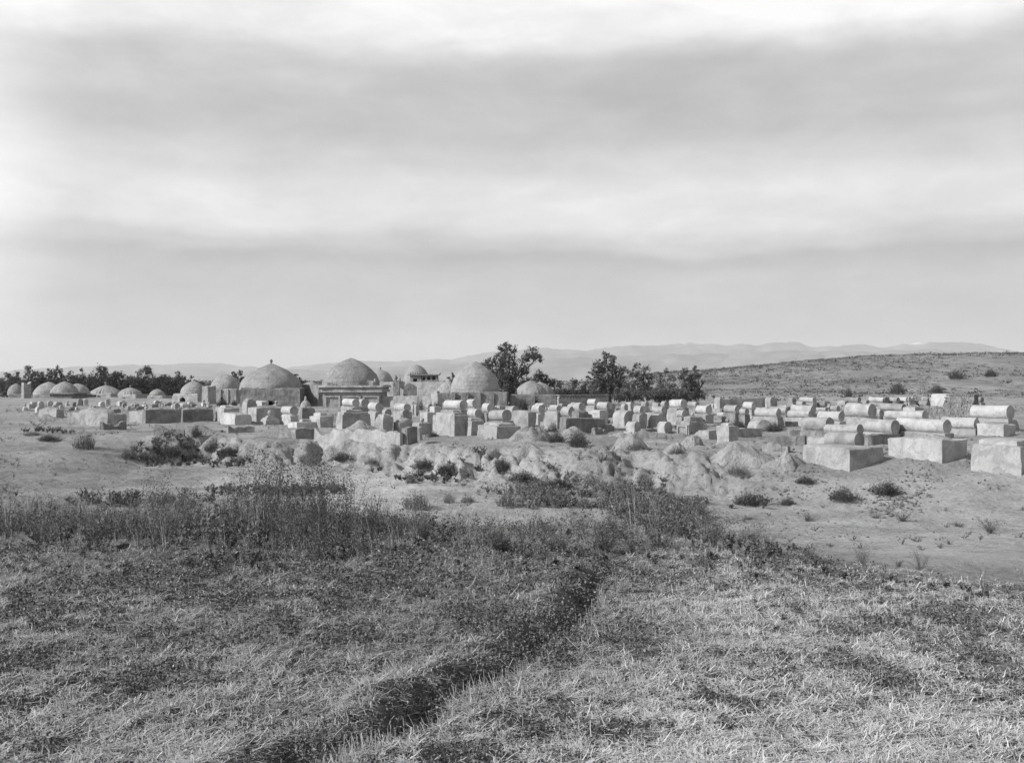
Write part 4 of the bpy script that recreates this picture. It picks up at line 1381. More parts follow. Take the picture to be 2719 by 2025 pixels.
# ================================================================== VEGETATION
def quads(cen, size, up=0.0, aspect=1.0, r=rng):
    """randomly turned leaf quads: centres (n,3), size (n,) -> V, T"""
    n = len(cen)
    a = r.normal(size=(n, 3))
    a[:, 2] = a[:, 2] * (1 - up)
    a /= np.linalg.norm(a, axis=1)[:, None] + 1e-9
    b = r.normal(size=(n, 3))
    b -= (a * b).sum(1)[:, None] * a
    b /= np.linalg.norm(b, axis=1)[:, None] + 1e-9
    s = np.asarray(size)[:, None] / 2
    A, B = a * s, b * s * aspect
    V = np.stack([cen - A, cen - B * .9, cen + A, cen + B], 1).reshape(-1, 3)
    return V, np.arange(4 * n).reshape(-1, 4)


def grow(base, h, w, nst, nlf, r=rng, leaf=.03, curve=1.4, t0=.25, aspect=.6, stemw=.004, spread=.12):
    """many plants at once. base (n,3), h, w (n,). returns stems (V,T tri) and leaves (V,T quad)"""
    n = len(base)
    P = np.repeat(base, nst, 0)
    H = np.repeat(h, nst) * r.uniform(.45, 1.0, n * nst)
    Wd = np.repeat(w, nst) * r.uniform(.1, 1.0, n * nst)
    ang = r.uniform(0, 2 * math.pi, n * nst)
    d = np.c_[np.cos(ang), np.sin(ang)]
    P = P + np.c_[d * (np.repeat(w, nst) * .18 * r.random(n * nst))[:, None], np.zeros(n * nst)]
    def at(t, k):
        q = np.empty((len(t), 3))
        q[:, :2] = P[k, :2] + d[k] * (Wd[k] * t ** curve)[:, None]
        q[:, 2] = P[k, 2] + H[k] * (t ** .85)
        return q
    k = np.arange(n * nst)
    SV, ST = [], []
    ts = [0, .5, 1.0]
    side = np.c_[-d[:, 1], d[:, 0], np.zeros(len(k))] * 1.0
    side[:, 0] = side[:, 0] * .3 + .95
    prev = None
    o = 0
    for i, t in enumerate(ts):
        c = at(np.full(len(k), t), k)
        sw = stemw * (1 - .7 * t) * np.repeat(np.clip(h, .4, 2), nst)
        SV += [c - side * sw[:, None], c + side * sw[:, None]]
    m = len(k)
    for i in range(2):
        a0, a1, b0, b1 = (np.arange(m) + (2 * i + q) * m for q in range(4))
        ST.append(np.stack([a0, a1, b1, b0], 1))
    SV, ST = np.concatenate(SV), np.concatenate(ST)
    kk = np.repeat(k, nlf)
    t = t0 + (1 - t0) * r.random(len(kk)) ** .8
    cen = at(t, kk)
    cen += r.normal(size=cen.shape) * (spread * H[kk])[:, None] * (.4 + .6 * t[:, None])
    cen[:, 2] = np.maximum(cen[:, 2], P[kk, 2] + .01)
    LV, LT = quads(cen, leaf * r.uniform(.5, 1.4, len(kk)), aspect=aspect, r=r)
    return (SV, ST), (LV, LT), t


def tree(name, label, D, base, lobes, nleaf=5200, mat='leaf', leaf=.26, group='trees behind the domed tombs', bark='bark', lean=None, seed_=0, cat='tree', fill=True):
    r = np.random.default_rng(seed_ + 100)
    bx = X(base, D)
    gz = G(bx, D)
    root = empty(name, (bx, D, gz), 0, label, cat, group)
    low = [(base + q * 9 * max(1, (max(l_[0] for l_ in lobes) - min(l_[0] for l_ in lobes)) / 70), 1044 + 5 * (q % 2), 13) for q in (-3, -2, -1, 0, 1, 2, 3)] if fill else []
    if 'left hand' in group:
        low = [(base + r.uniform(-26, 26), r.uniform(1012, 1044), r.uniform(10, 15)) for _ in range(12)]
    lobes = list(lobes) + low
    LB = np.array([(X(p, D) - bx, 0, Zp(q, D) - gz, rr / F * D * 1.1) for p, q, rr in lobes])
    LB[:, 1] = r.uniform(-1, 1, len(LB)) * LB[:, 3].mean() * 1.1
    # limbs
    parts = []
    top = LB[:, 2].max()
    fork = np.array([0, 0, min(top * .22, 1.1)])
    tr = top * .028 + .03
    parts.append(tube([(0, 0, -.3), (tr * .4, 0, fork[2] * .5), tuple(fork)], [tr * 1.3, tr, tr * .85], 7))
    limbs = []
    for x, y, z, rr in LB:
        e = np.array([x, y, z])
        m = fork + (e - fork) * .5 + r.normal(size=3) * .12 * np.linalg.norm(e - fork)
        m[2] += .1 * top
        limbs.append(tube([fork - (0, 0, .1), m, e], [tr * .55, tr * .32, tr * .12], 5))
        for _ in range(5):
            v = r.normal(size=3)
            v /= np.linalg.norm(v)
            limbs.append(tube([m + (e - m) * r.random(), e + v * rr * .5, e + v * rr * 1.0 + (0, 0, rr * .15)], [tr * .16, tr * .1, tr * .04], 4))
    mesh_obj('trunk', *join(*parts), M[bark], root)
    mesh_obj('limbs', *join(*limbs), M[bark], root)
    # leaves: clumps on and in the lobes
    cen = []
    wts = LB[:, 3] ** 2
    wts = wts / wts.sum()
    nleaf = int(nleaf * 1.7)
    leaf = leaf * .84
    for (x, y, z, rr), wt_ in zip(LB, wts):
        nl = max(50, int(nleaf * wt_))
        nc = max(9, int(18 * (rr / LB[:, 3].mean())))
        v = r.normal(size=(nc, 3))
        v /= np.linalg.norm(v, axis=1)[:, None]
        cc = np.array([x, y, z]) + v * (rr * r.uniform(.35, 1.0, nc) ** .6)[:, None] * np.array([1, 1, .9])
        cr = rr * r.uniform(.16, .42, nc)
        kk = r.integers(0, nc, nl)
        cen.append(cc[kk] + r.normal(size=(nl, 3)) * (cr[kk] * .62)[:, None])
    cen = np.concatenate(cen)
    cen = cen[cen[:, 2] > .05]
    V, T = quads(cen, leaf * r.uniform(.45, 1.25, len(cen)), r=r, aspect=.62)
    quick_mesh('crown', V, T, M[mat], None, 4, parent=root)
    return root


def lobes_auto(px, top, hw, base, n, r):
    out = []
    for i in range(n):
        u = r.random()
        py = top + hw * .28 + (base - top) * u ** .8 * .95
        wid = hw * (.35 + .65 * min(1, (py - top) / (base - top) * 2.0))
        out.append((px + r.uniform(-1, 1) * wid, py, hw * r.uniform(.28, .45)))
    out.append((px + r.uniform(-.2, .2) * hw, top + hw * .3, hw * .3))
    return out


tree('tree', 'tallest tree with two high leafy limbs behind the second great dome', 128, 1352,
     [(1338, 922, 15), (1358, 928, 14), (1328, 945, 18), (1350, 955, 22), (1305, 962, 15), (1288, 972, 15), (1318, 982, 22), (1350, 990, 22), (1378, 985, 18), (1409, 940, 18), (1394, 954, 12),
      (1428, 950, 13), (1398, 982, 14), (1340, 1015, 26), (1375, 1015, 22), (1328, 1030, 18), (1414, 1010, 16), (1385, 1035, 20), (1300, 990, 10)], 9500, leaf=.26, seed_=1)
tree('tree', 'low spreading tree leaning right behind the fluted dome', 132, 1440, [(1428, 992, 13), (1442, 1002, 14), (1457, 1010, 12), (1435, 1022, 15), (1462, 1026, 12), (1472, 1012, 7), (1450, 1038, 12)], 3200, seed_=2)
tree('tree', 'feathery tree standing alone right of the lattice wall', 118, 1618,
     [(1608, 943, 10), (1626, 952, 11), (1588, 968, 14), (1612, 972, 18), (1634, 978, 14), (1655, 985, 11), (1575, 992, 12), (1606, 1000, 22), (1640, 1005, 20), (1585, 1022, 17), (1620, 1032, 22), (1652, 1028, 16), (1648, 1050, 16), (1590, 1045, 14), (1562, 1003, 7)], 7800, leaf=.22, seed_=3, mat='leaf')
tree('tree', 'greyer tree with a bare pale trunk leaning to the left', 115, 1708, [(1695, 973, 9), (1716, 980, 9), (1680, 990, 12), (1700, 998, 15), (1724, 1000, 10), (1690, 1020, 14), (1720, 1026, 15), (1676, 1040, 13), (1740, 1040, 12), (1700, 1050, 14), (1664, 1020, 10)], 5200, mat='leaf_pale', leaf=.22, seed_=4)
tree('tree', 'thin bushy tree between the grey tree and the last dense tree', 113, 1770, [(1770, 984, 7), (1750, 1000, 11), (1782, 1004, 11), (1758, 1022, 15), (1786, 1028, 12), (1768, 1046, 14), (1740, 1048, 9)], 3400, mat='leaf_pale', leaf=.21, seed_=5)
tree('tree', 'last dense dark tree at the right end of the row', 108, 1832, [(1822, 984, 9), (1845, 980, 8), (1812, 1000, 12), (1840, 1003, 14), (1858, 998, 7), (1826, 1024, 17), (1848, 1026, 12), (1830, 1046, 14), (1866, 1014, 6)], 4600, leaf=.20, seed_=6)
tt = tube([(X(1722, 112) , 112, 1.0), (X(1708, 112), 112, Zp(1050, 112)), (X(1692, 112), 112, Zp(1036, 112)), (X(1689, 112), 112, Zp(1024, 112))], [.13, .11, .10, .05], 7)
o = mesh_obj('dead_trunk', *tt, M['bark_pale'])
tag(o, 'bleached bare trunk slanting up left below the grey tree', 'tree trunk')
o = mesh_obj('dead_trunk', *tube([(X(1715, 111), 111, 1.0), (X(1726, 111), 111, Zp(1052, 111)), (X(1733, 111), 111, Zp(1040, 111))], [.08, .06, .03], 6), M['bark_pale'])
tag(o, 'thin bleached sapling slanting right beside the bare trunk', 'tree trunk')
rr_ = np.random.default_rng(3)
for k, (px_, top, hw, lb) in enumerate([(1487, 1008, 22, 'low bushy tree behind the left end of the lattice wall'), (1522, 1004, 20, 'low bushy tree behind the middle of the lattice wall'), (1556, 1012, 16, 'low bush filling the gap before the feathery tree'), (1752, 1046, 16, 'pale feathery bush at the foot of the thin tree'), (1800, 1048, 16, 'second pale feathery bush before the last dense tree'),
                                        (1668, 1040, 14, 'pale bush left of the bleached bare trunk')]):
    tree('tree', lb, 126 if k < 3 else 105, px_, lobes_auto(px_, top, hw, 1058 if k < 3 else 1066, 9, rr_), 2200, mat='leaf' if k < 3 else 'leaf_pale', leaf=.2, seed_=20 + k)
LT_ = [(18, 990, 16, 'faded bush at the very left edge of the tree line'), (42, 985, 18, 'second faded tree from the left edge'), (77, 970, 20, 'tall thin tree with a ragged tip above the leftmost dome'), (122, 978, 26, 'broad tree behind the low dome at the left'), (156, 969, 15, 'narrow upright tree above the pointed eaved dome'), (190, 985, 24, 'rounded tree right of the narrow upright tree'),
       (222, 977, 18, 'small tree crest left of the widest crown'), (268, 973, 34, 'widest dark crown of the left hand trees'), (310, 984, 24, 'tree falling away right of the widest crown'), (345, 996, 22, 'lower tree behind the smallest tomb hut'),
       (392, 970, 28, 'tree with an open forked crown left of the pale pointed dome'), (432, 992, 20, 'low tree joining the forked tree to the next crown'), (467, 985, 24, 'rounded dark tree behind the pale pointed dome'), (510, 996, 14, 'short thin tree above the right slope of the pale pointed dome')]
for k, (px_, top, hw, lb) in enumerate(LT_):
    tree('tree', lb, 172, px_, lobes_auto(px_, top, hw, 1046, 20, rr_), 7000 if hw > 20 else 4600, leaf=.27, seed_=40 + k, group='trees behind the left hand tombs', mat=('leaf', 'leaf_pale')[k < 3])
tree('tree', 'dark bush growing behind the buttressed rounded dome', 140, 640, lobes_auto(640, 983, 24, 1030, 12, rr_), 3200, leaf=.28, seed_=60)
tree('tree', 'dark bush peeping past the right slope of the cone dome', 135, 790, lobes_auto(790, 992, 18, 1020, 8, rr_), 2000, leaf=.26, seed_=61)
tree('tree', 'small tuft of tree behind the slope of the second great dome', 128, 1198, lobes_auto(1200, 990, 10, 1015, 6, rr_), 900, leaf=.24, seed_=62)
tag(o, None)

# far off belt of trees and scrub on the plain
n = 9000
D_ = rng.uniform(620, 1500, n)
px_ = rng.uniform(-900, 1750, n)
hz = rng.random(n) ** 2 * 3.2 * (.6 + .7 * np.abs(vn(px_ * .02, D_ * .004, 0, 3)))
cen = np.c_[(px_ - CX) / F * D_, D_, 1.0 + hz]
V, T = quads(cen, rng.uniform(1.6, 3.6, n), aspect=.8)
o = quick_mesh('distant_scrub', V, T, M['leaf'], None, 4)
tag(o, kind='stuff')

# scrub dotted over the hillside
n = 11000
px_ = rng.uniform(1480, 2900, n)
D_ = 95 + 235 * rng.random(n) ** .62
x_ = (px_ - CX) / F * D_
z_ = ground(x_, D_)
pz = fbm(x_ * .045, D_ * .03, 0, 3, 77)
keep = (pz * 1.5 + .5 * rng.random(n) > -.10 + .28 * (D_ < 140) - .35 * sstep(215, 300, D_))
x_, D_, z_ = x_[keep], D_[keep], z_[keep]
n = len(x_)
wq = rng.uniform(.2, .55, n) * (1 + 1.3 * (rng.random(n) < .12)) * (.7 + D_ / 500)
kk = np.repeat(np.arange(n), 9)
cen = np.c_[x_[kk], D_[kk], z_[kk]] + rng.normal(size=(len(kk), 3)) * (wq[kk] * .42)[:, None] * np.array([1, 1, .35])
cen[:, 2] = np.maximum(cen[:, 2], z_[kk] + .03) + .08
V, T = quads(cen, wq[kk] * rng.uniform(.25, .5, len(kk)), aspect=.6)
o = quick_mesh('hill_scrub', V, T, M['weed'], None, 4)
tag(o, kind='stuff')

# ------------------------------------------------------------------ single shrubs
def proto(kind, sd):
    r = np.random.default_rng(sd)
    if kind in ('dense', 'open'):
        m = 150 if kind == 'dense' else 95
        rad = np.sqrt(r.random(m)) * .62
        an = r.uniform(0, 6.28, m)
        lump = 1 + .28 * vn(np.cos(an) * 1.6, np.sin(an) * 1.6, sd, 3)
        hh = np.sqrt(np.clip(1 - (rad / .66) ** 2, .04, 1)) * r.uniform(.72, 1.05, m) * lump
        base = np.c_[np.cos(an) * rad * .72 * lump, np.sin(an) * rad * .72 * lump, np.zeros(m)]
        s, l, _ = grow(base, hh, rad * .42 + .05, 2, 11 if kind == 'dense' else 9, r, leaf=.075, spread=.05, t0=.1, aspect=.22, stemw=.005)
    elif kind == 'tuft':
        s, l, _ = grow(np.zeros((1, 3)), np.array([1.0]), np.array([1.3]), 80, 10, r, leaf=.09, spread=.05, t0=.1, aspect=.3, stemw=.012)
    else:   # 'weed': tall thin branching stems with small leaves
        s, l, _ = grow(np.zeros((1, 3)), np.array([1.0]), np.array([.36]), 24, 62, r, leaf=.022, spread=.05, t0=.15, aspect=.6, stemw=.003, curve=1.2)
    return s, l


PM = {}
for kd in ('dense', 'open', 'tuft', 'weed'):
    for q in range(3):
        s, l = proto(kd, 10 * q + len(kd))
        a = quick_mesh('stems', s[0], s[1], M['twig'], None, 4)
        b = quick_mesh('foliage', l[0], l[1], M['weed_dark' if kd == 'dense' else 'weed'], None, 4)
        PM[kd, q] = (a.data, b.data)
        bpy.data.objects.remove(a)
        bpy.data.objects.remove(b)


def shrub(label, px, py, wpx_, hpx, kind='dense', D=None, group='shrubs on the flat and along the bank', z=None, q=None, cat='shrub'):
    P = hit(px, py) if D is None else (X(px, D), D)
    D = P[1]
    h = hpx / F * D
    w = wpx_ / F * D
    gz = G(P[0], D) if z is None else z
    name = {'dense': 'shrub', 'open': 'shrub', 'tuft': 'grass_tuft', 'weed': 'tall_weed'}[kind]
    root = empty(name, (P[0], D, gz - .02), random.uniform(0, 6.28), label, cat, group)
    base_w = {'dense': 1.3, 'open': 1.3, 'tuft': 2.6, 'weed': .7}[kind]
    root.scale = (w / base_w, w / base_w, h)
    st, fo = PM[kind, random.randrange(3) if q is None else q]
    for nm, me in (('stems', st), ('foliage', fo)):
        o = bpy.data.objects.new(nm, me)
        C.objects.link(o)
        o.parent = root
    return root


SH = [
 ('tall faint feathery shrub at the foot of the ribbed enclosure', 222, 1192, 80, 66, 'open'),
 ('low dark scrub left of the feathery shrub', 130, 1170, 80, 24, 'dense'),
 ('small scrub clump left of the low dark one', 85, 1160, 60, 18, 'open'),
 ('first shrub from the left in the thicket on the flat', 345, 1218, 70, 46, 'open'),
 ('black dense shrub with a short stem in the left thicket', 411, 1212, 42, 44, 'dense'),
 ('shrub right of the black dense one in the left thicket', 455, 1222, 66, 46, 'dense'),
 ('shrub in front of the black dense one, nearer the sand', 395, 1226, 76, 34, 'open'),
 ('shrub leaning on the gullied foot of the bank', 522, 1172, 40, 42, 'dense'),
 ('wide shrub in the middle of the left thicket', 510, 1222, 70, 40, 'open'),
 ('low shrub at the right end of the left thicket', 570, 1205, 80, 40, 'dense'),
 ('flat dark shrub casting a shadow on the pale sand', 605, 1222, 75, 28, 'dense'),
 ('lone dark shrub on the slope below the ragged wall', 912, 1232, 80, 34, 'dense'),
 ('thin scrub just left of the lone dark shrub', 855, 1236, 70, 18, 'open'),
 ('shrub under the lip of the bank below the ragged wall', 985, 1243, 50, 26, 'open'),
 ('small dark shrub standing on the terrace beside the fluted block', 1150, 1160, 44, 24, 'dense'),
 ('broad shrub in the hollow of the bank, left one', 1130, 1252, 90, 42, 'dense'),
 ('broad shrub in the hollow of the bank, right one', 1195, 1266, 110, 40, 'dense'),
 ('sparse shrub on the pale sand below the bank hollow', 1095, 1284, 48, 32, 'open'),
 ('round leafy bush at the near edge of the pale sand', 1107, 1350, 98, 62, 'open'),
 ('slim upright bush right of the round leafy bush', 1192, 1336, 42, 34, 'open'),
 ('low twiggy bush with bare branches on the sand', 1242, 1336, 60, 28, 'open'),
 ('tiny tuft alone on the pale sand', 1230, 1288, 42, 18, 'tuft'),
 ('shrub hanging before the dark hole in the bank', 1336, 1262, 70, 52, 'dense'),
 ('dark shrub at the foot of the bank under the earth heap', 1390, 1290, 110, 44, 'dense'),
 ('long low shrub right of the dark one at the foot of the bank', 1480, 1300, 120, 40, 'dense'),
 ('fuzzy shrub at the left rim of the scrub patch', 1352, 1345, 90, 52, 'open'),
 ('round shrub against the tall earth heap', 1478, 1178, 62, 44, 'dense'),
 ('largest round shrub beside the pointed earth heap', 1536, 1188, 76, 60, 'dense'),
 ('thin shrub at the foot of the steep earth heap', 1695, 1206, 80, 30, 'open'),
 ('thin shrub at the foot of the small earth heap', 1795, 1215, 60, 26, 'open'),
 ('shrub screening the low plot wall', 1925, 1178, 64, 50, 'open'),
 ('dark thorn bush left of the round faced grave', 1962, 1140, 60, 40, 'dense'),
 ('dark thorn bush right of the round faced grave', 2058, 1146, 70, 38, 'dense'),
 ('rounded shrub on the soil slope left of the foremost block', 1960, 1275, 76, 38, 'open'),
 ('dark shrub just below the foremost large block', 2138, 1288, 68, 32, 'dense'),
 ('left of the two big shrubs on the open ground at right', 2238, 1333, 106, 52, 'dense'),
 ('right of the two big shrubs on the open ground at right', 2352, 1314, 106, 50, 'dense'),
 ('wide shrub at the left edge of the open ground', 1990, 1345, 110, 48, 'dense'),
 ('small shrub between the wide one and the two big ones', 2092, 1342, 56, 28, 'dense'),
 ('pointed shrub at the right end of the scrub patch', 1845, 1378, 110, 60, 'open'),
 ('thin dry tuft right of the pointed shrub', 1985, 1380, 70, 16, 'tuft'),
 ('sprawling dry tuft on the bare ground', 2148, 1380, 70, 24, 'tuft'),
 ('faint dry tuft right of the sprawling one', 2325, 1380, 62, 16, 'tuft'),
 ('taller dry tuft on the bare ground at right', 2395, 1386, 80, 30, 'tuft'),
 ('pale tuft near the right edge of the bare ground', 2545, 1398, 66, 14, 'tuft'),
 ('faded shrub at the right edge of the bare ground', 2632, 1418, 100, 44, 'tuft'),
 ('dark low plant on the bare ground nearer the field', 2150, 1483, 62, 32, 'open'),
 ('small upright sprig near the field at right', 2385, 1502, 40, 30, 'tuft'),
 ('bush in front of the arched wall of the fluted dome', 1385, 1090, 54, 52, 'dense'),
 ('smaller bush among barrels before the notched wall', 1112, 1090, 40, 46, 'open'),
 ('bush among the stumpy markers right of the notched wall', 1160, 1088, 34, 26, 'dense'),
 ('shrub growing between the barrels under the fluted dome', 1432, 1118, 40, 34, 'open'),
 ('small bush before the door of the buttressed dome', 590, 1078, 40, 30, 'dense'),
 ('low bush right of the one before the buttressed dome', 622, 1077, 22, 20, 'dense'),
 ('grey shrub at the head of the tall earth heap', 1468, 1145, 34, 38, 'open'),
]
for s in SH:
    shrub(s[0], s[1], s[2], s[3], s[4], s[5])
for (lb, px_, D_, w_, top_) in [
 ('slim upright shrub at the foot of the hill, nearest the middle', 2253, 1056, 26, 42), ('bushy shrub on the lower hillside with an open crown', 2383, 1049, 54, 48),
 ('low dark shrub right of the open crowned one on the hillside', 2486, 1045, 48, 34), ('wide scrub high on the hillside at right', 2540, 1011, 60, 36), ('round shrub highest on the hillside at the far right', 2631, 1006, 46, 30),
 ('small dark shrub leaning at the base of the slim upright one', 2268, 1064, 30, 22)]:
    shrub(lb, px_, D_, w_, top_, 'dense', group='shrubs on the hillside')

# tall twiggy weeds rising out of the thicket
TW = [('tallest of the bare twiggy weeds, left of centre', 690, 14.2, 130, 265), ('dense leafy weed clump right of the tallest one', 800, 14.6, 190, 235), ('long single stem leaning right over the pale sand', 930, 14.0, 110, 215), ('twiggy weed left of the tallest clump', 620, 14.5, 110, 190),
      ('isolated thin weed with a crown of leaves at left', 412, 15.5, 90, 225), ('spindly weed right of the isolated thin one', 490, 14.8, 110, 150), ('leafy weed clump behind the long leaning stem', 865, 15.2, 150, 215), ('low broad weed under the leaning stem', 985, 14.2, 130, 130),
      ('broad leafy weed before the pale sand', 1120, 13.6, 150, 100), ('middle one of the tall weeds in the thicket', 745, 13.8, 120, 205), ('stout dark weed at the right of the thicket', 1890, 13.1, 150, 110), ('rounded weed left of the stout dark one', 1750, 13.0, 170, 105),
      ('bushy weed right of the stout dark one', 2010, 12.9, 130, 80), ('leafy weed in the hollow at the top of the furrow', 1600, 12.9, 150, 85), ('lone dark weed at the field edge at right', 2445, 12.2, 70, 60), ('spiky weed at the field edge near the right', 2290, 12.3, 80, 60)]
TW += [('slim weed rising behind the tallest one', 668, 15.4, 90, 235), ('weed clump filling the gap right of the tallest one', 725, 14.9, 150, 225), ('wiry weed with a forked tip right of the leafy clump', 842, 14.0, 110, 240),
       ('short bushy weed at the left of the thicket', 255, 13.6, 170, 95), ('rounded weed at the far left of the thicket', 110, 13.4, 170, 90), ('spreading weed under the isolated thin one', 430, 13.4, 190, 110),
       ('dense low weed in front of the tallest clump', 780, 13.0, 220, 130), ('dark low weed left of the furrow head', 1330, 12.9, 170, 85), ('pale low weed right of the furrow head', 1480, 12.8, 160, 80)]
for (lb, px_, D_, w_, h_) in TW:
    shrub(lb, px_, 0, w_, h_, 'weed', D=D_, group='tall weeds at the field edge')
    # short companions round its foot share the thicket below

# ------------------------------------------------------------------ weed thicket (uncountable)
def scatter(n, pxr, Dr, dens, seed_):
    r = np.random.default_rng(seed_)
    px = r.uniform(*pxr, n)
    D = np.sqrt(r.uniform(Dr[0] ** 2, Dr[1] ** 2, n))
    k = r.random(n) < dens(px, D, r)
    px, D = px[k], D[k]
    x = (px - CX) / F * D
    return px, x, D, ground(x, D)


def dmax(px):
    return np.interp(px, [-300, 0, 450, 650, 800, 1000, 1150, 1300, 1600, 1900, 2050, 2200, 2400, 3000], [33, 33, 32, 29, 26, 21.5, 18.5, 17.2, 17.0, 17.0, 16.2, 14.6, 13.6, 13.0])


def dens(px, D, r):
    n = fbm((px - CX) / F * D * .7, D * .6, 0, 3, 88)
    x = (px - CX) / F * D
    ye = yedge(x)
    e = (np.maximum(dmax(px), 0) - np.clip(13.2 - ye, 0, 9) * .9 + 2.2 * n - D) / 3.0
    far = np.clip(1.25 - (D - 12.5) / 19, .22, 1)
    far = far * sstep(-2.4, -.9, D + .5 * n - ye)
    g = np.clip(e, 0, 1) * far * np.clip(.75 + 1.1 * n, .1, 1)
    return g * np.interp(px, [2000, 2500], [1, .4])


px_, x_, D_, z_ = scatter(15500, (-160, 2850), (9.6, 33), dens, 5)
sp_ = np.clip((vn(x_ * .8, D_ * .7, 0, 101) + rng.normal(0, .45, len(x_))) * 1.5 + 1.5, 0, 2.99).astype(int)
hn = np.clip(.85 + .75 * fbm(x_ * .55, D_ * .5, 0, 3, 102), .35, 1.7)
PV, PT, PA, off = [], [], [], 0
for sp, (nst, nlf, lf, asp, hmul, wmul, lo, hi, stw) in enumerate([(8, 15, .030, .40, .8, 1.0, .05, .14, .003), (9, 6, .026, .30, 1.25, .55, .10, .24, .0042), (6, 13, .052, .55, .75, .9, .07, .17, .004)]):
    m = sp_ == sp
    x1, D1, z1, p1 = x_[m], D_[m], z_[m], px_[m]
    n = len(x1)
    h_ = rng.uniform(.16, .44, n) * hmul * hn[m] * np.interp(p1, [0, 500, 700, 950, 1200, 1500, 1650, 1850, 2000, 2700], [1.35, 1.45, 2.0, 1.6, 1.05, 1.15, 1.45, 1.4, 1.05, .6]) * (.25 + .75 * sstep(0, 1.6, D1 - (yedge(x1) - 1.6)))
    s, l, t = grow(np.c_[x1, D1, z1], h_, h_ * wmul * rng.uniform(.5, 1.0, n), nst, nlf, leaf=lf, spread=.10, aspect=asp, stemw=stw, t0=.1)
    PV += [l[0], s[0]]
    PT += [l[1] + off, s[1] + off + len(l[0])]
    off += len(l[0]) + len(s[0])
    pt = np.repeat(lo + (hi - lo) * rng.random(n), nst * nlf) * rng.uniform(.7, 1.3, n * nst * nlf)
    PA += [np.repeat(pt, 4), np.tile(rng.choice([.10, .18, .36], n * nst, p=[.4, .35, .25]), 6)]
o = quick_mesh('weed_thicket', np.concatenate(PV), np.concatenate(PT), M['tone'], np.concatenate(PA), 4)
tag(o, kind='stuff')

# scrub patch below the bank (px 1320-1900)
def dens2(px, D, r):
    n = fbm((px - CX) / F * D * .5, D * .4, 0, 3, 91)
    e = 1 - ((px - 1590) / 380) ** 2 - ((D - np.interp(px, [1100, 1300, 1600, 1900], [36, 33, 31, 28])) / 5.0) ** 2
    m = vn((px - CX) / F * D * 1.5, D * 1.1, 0, 92)
    return np.clip(e * 1.3 + n * 1.9 - .25, 0, 1) * np.clip(.55 + 1.4 * m, .04, 1)


px_, x_, D_, z_ = scatter(6500, (1080, 2040), (23, 38.5), dens2, 6)
n = len(x_)
h_ = rng.uniform(.12, .34, n) * (1 + .9 * np.clip(vn(x_ * .8, D_ * .6, 0, 96), 0, 1))
s, l, t = grow(np.c_[x_, D_, z_], h_, h_ * rng.uniform(.5, 1.0, n), 10, 9, leaf=.07, spread=.08, aspect=.4, stemw=.006, t0=.1)
lt = np.repeat(.08 + .12 * rng.random(len(l[1])), 4)
stn = np.tile(rng.choice([.12, .20, .32], n * 10), 6)
o = quick_mesh('low_scrub', np.concatenate([l[0], s[0]]), np.concatenate([l[1], s[1] + len(l[0])]), M['tone'], np.concatenate([lt, stn]), 4)
tag(o, kind='stuff')

def dens4(px, D, r):
    n = fbm((px - CX) / F * D * .5, D * .4, 0, 3, 97)
    e = np.full(px.shape, -2.0)
    for cx_, sx_, d0, sd_ in ((470, 150, 45.5, 2.6), (600, 90, 44.5, 1.6), (1170, 130, 38.5, 1.8), (1010, 70, 40.5, 1.2), (720, 190, 33.5, 1.6), (130, 90, 52, 2), (1990, 90, 29.5, 1.3), (400, 240, 30.5, 1.2)):
        e = np.maximum(e, 1 - ((px - cx_) / sx_) ** 2 - ((D - d0) / sd_) ** 2)
    return np.clip(e * 1.2 + n * 1.3 - .1, 0, 1)


px_, x_, D_, z_ = scatter(9000, (20, 2150), (27, 56), dens4, 9)
n = len(x_)
h_ = rng.uniform(.10, .34, n) * (1 + .8 * np.clip(vn(x_ * .7, D_ * .6, 0, 98), 0, 1))
s, l, t = grow(np.c_[x_, D_, z_], h_, h_ * rng.uniform(.5, 1.0, n), 9, 8, leaf=.08, spread=.08, aspect=.4, stemw=.007, t0=.1)
o = quick_mesh('low_scrub', np.concatenate([l[0], s[0]]), np.concatenate([l[1], s[1] + len(l[0])]), M['tone'],
               np.concatenate([np.repeat(.05 + .09 * rng.random(len(l[1])), 4), np.tile(rng.choice([.08, .14, .22], n * 9), 6)]), 4)
tag(o, kind='stuff')

# thin dry plants sprinkled over the flats, bank and terrace
def dens3(px, D, r):
    n = fbm((px - CX) / F * D * .35, D * .3, 0, 3, 93)
    return np.clip(.10 + .9 * n, 0, 1) * np.where(D < 36, .8, 1.0)


px_, x_, D_, z_ = scatter(8000, (-200, 2900), (14, 95), dens3, 8)
n = len(x_)
h_ = rng.uniform(.05, .17, n) * (.8 + D_ / 90)
s, l, t = grow(np.c_[x_, D_, z_], h_, h_ * rng.uniform(.8, 1.8, n), 9, 3, leaf=.05, spread=.1, aspect=.35, stemw=.012, t0=.1)
o = quick_mesh('dry_plants', np.concatenate([l[0], s[0]]), np.concatenate([l[1], s[1] + len(l[0])]), M['tone'],
               np.concatenate([np.repeat(.09 + .10 * rng.random(len(l[1])), 4), np.tile(rng.choice([.10, .16, .26], n * 9), 6)]), 4)
tag(o, kind='stuff')

# ------------------------------------------------------------------ stubble field
def furx(D):
    return np.interp(D, [p[1] for p in FURROW], [p[0] for p in FURROW])


def patch(x, y):
    return fbm(x * .55, y * .55, 0, 3, 95)


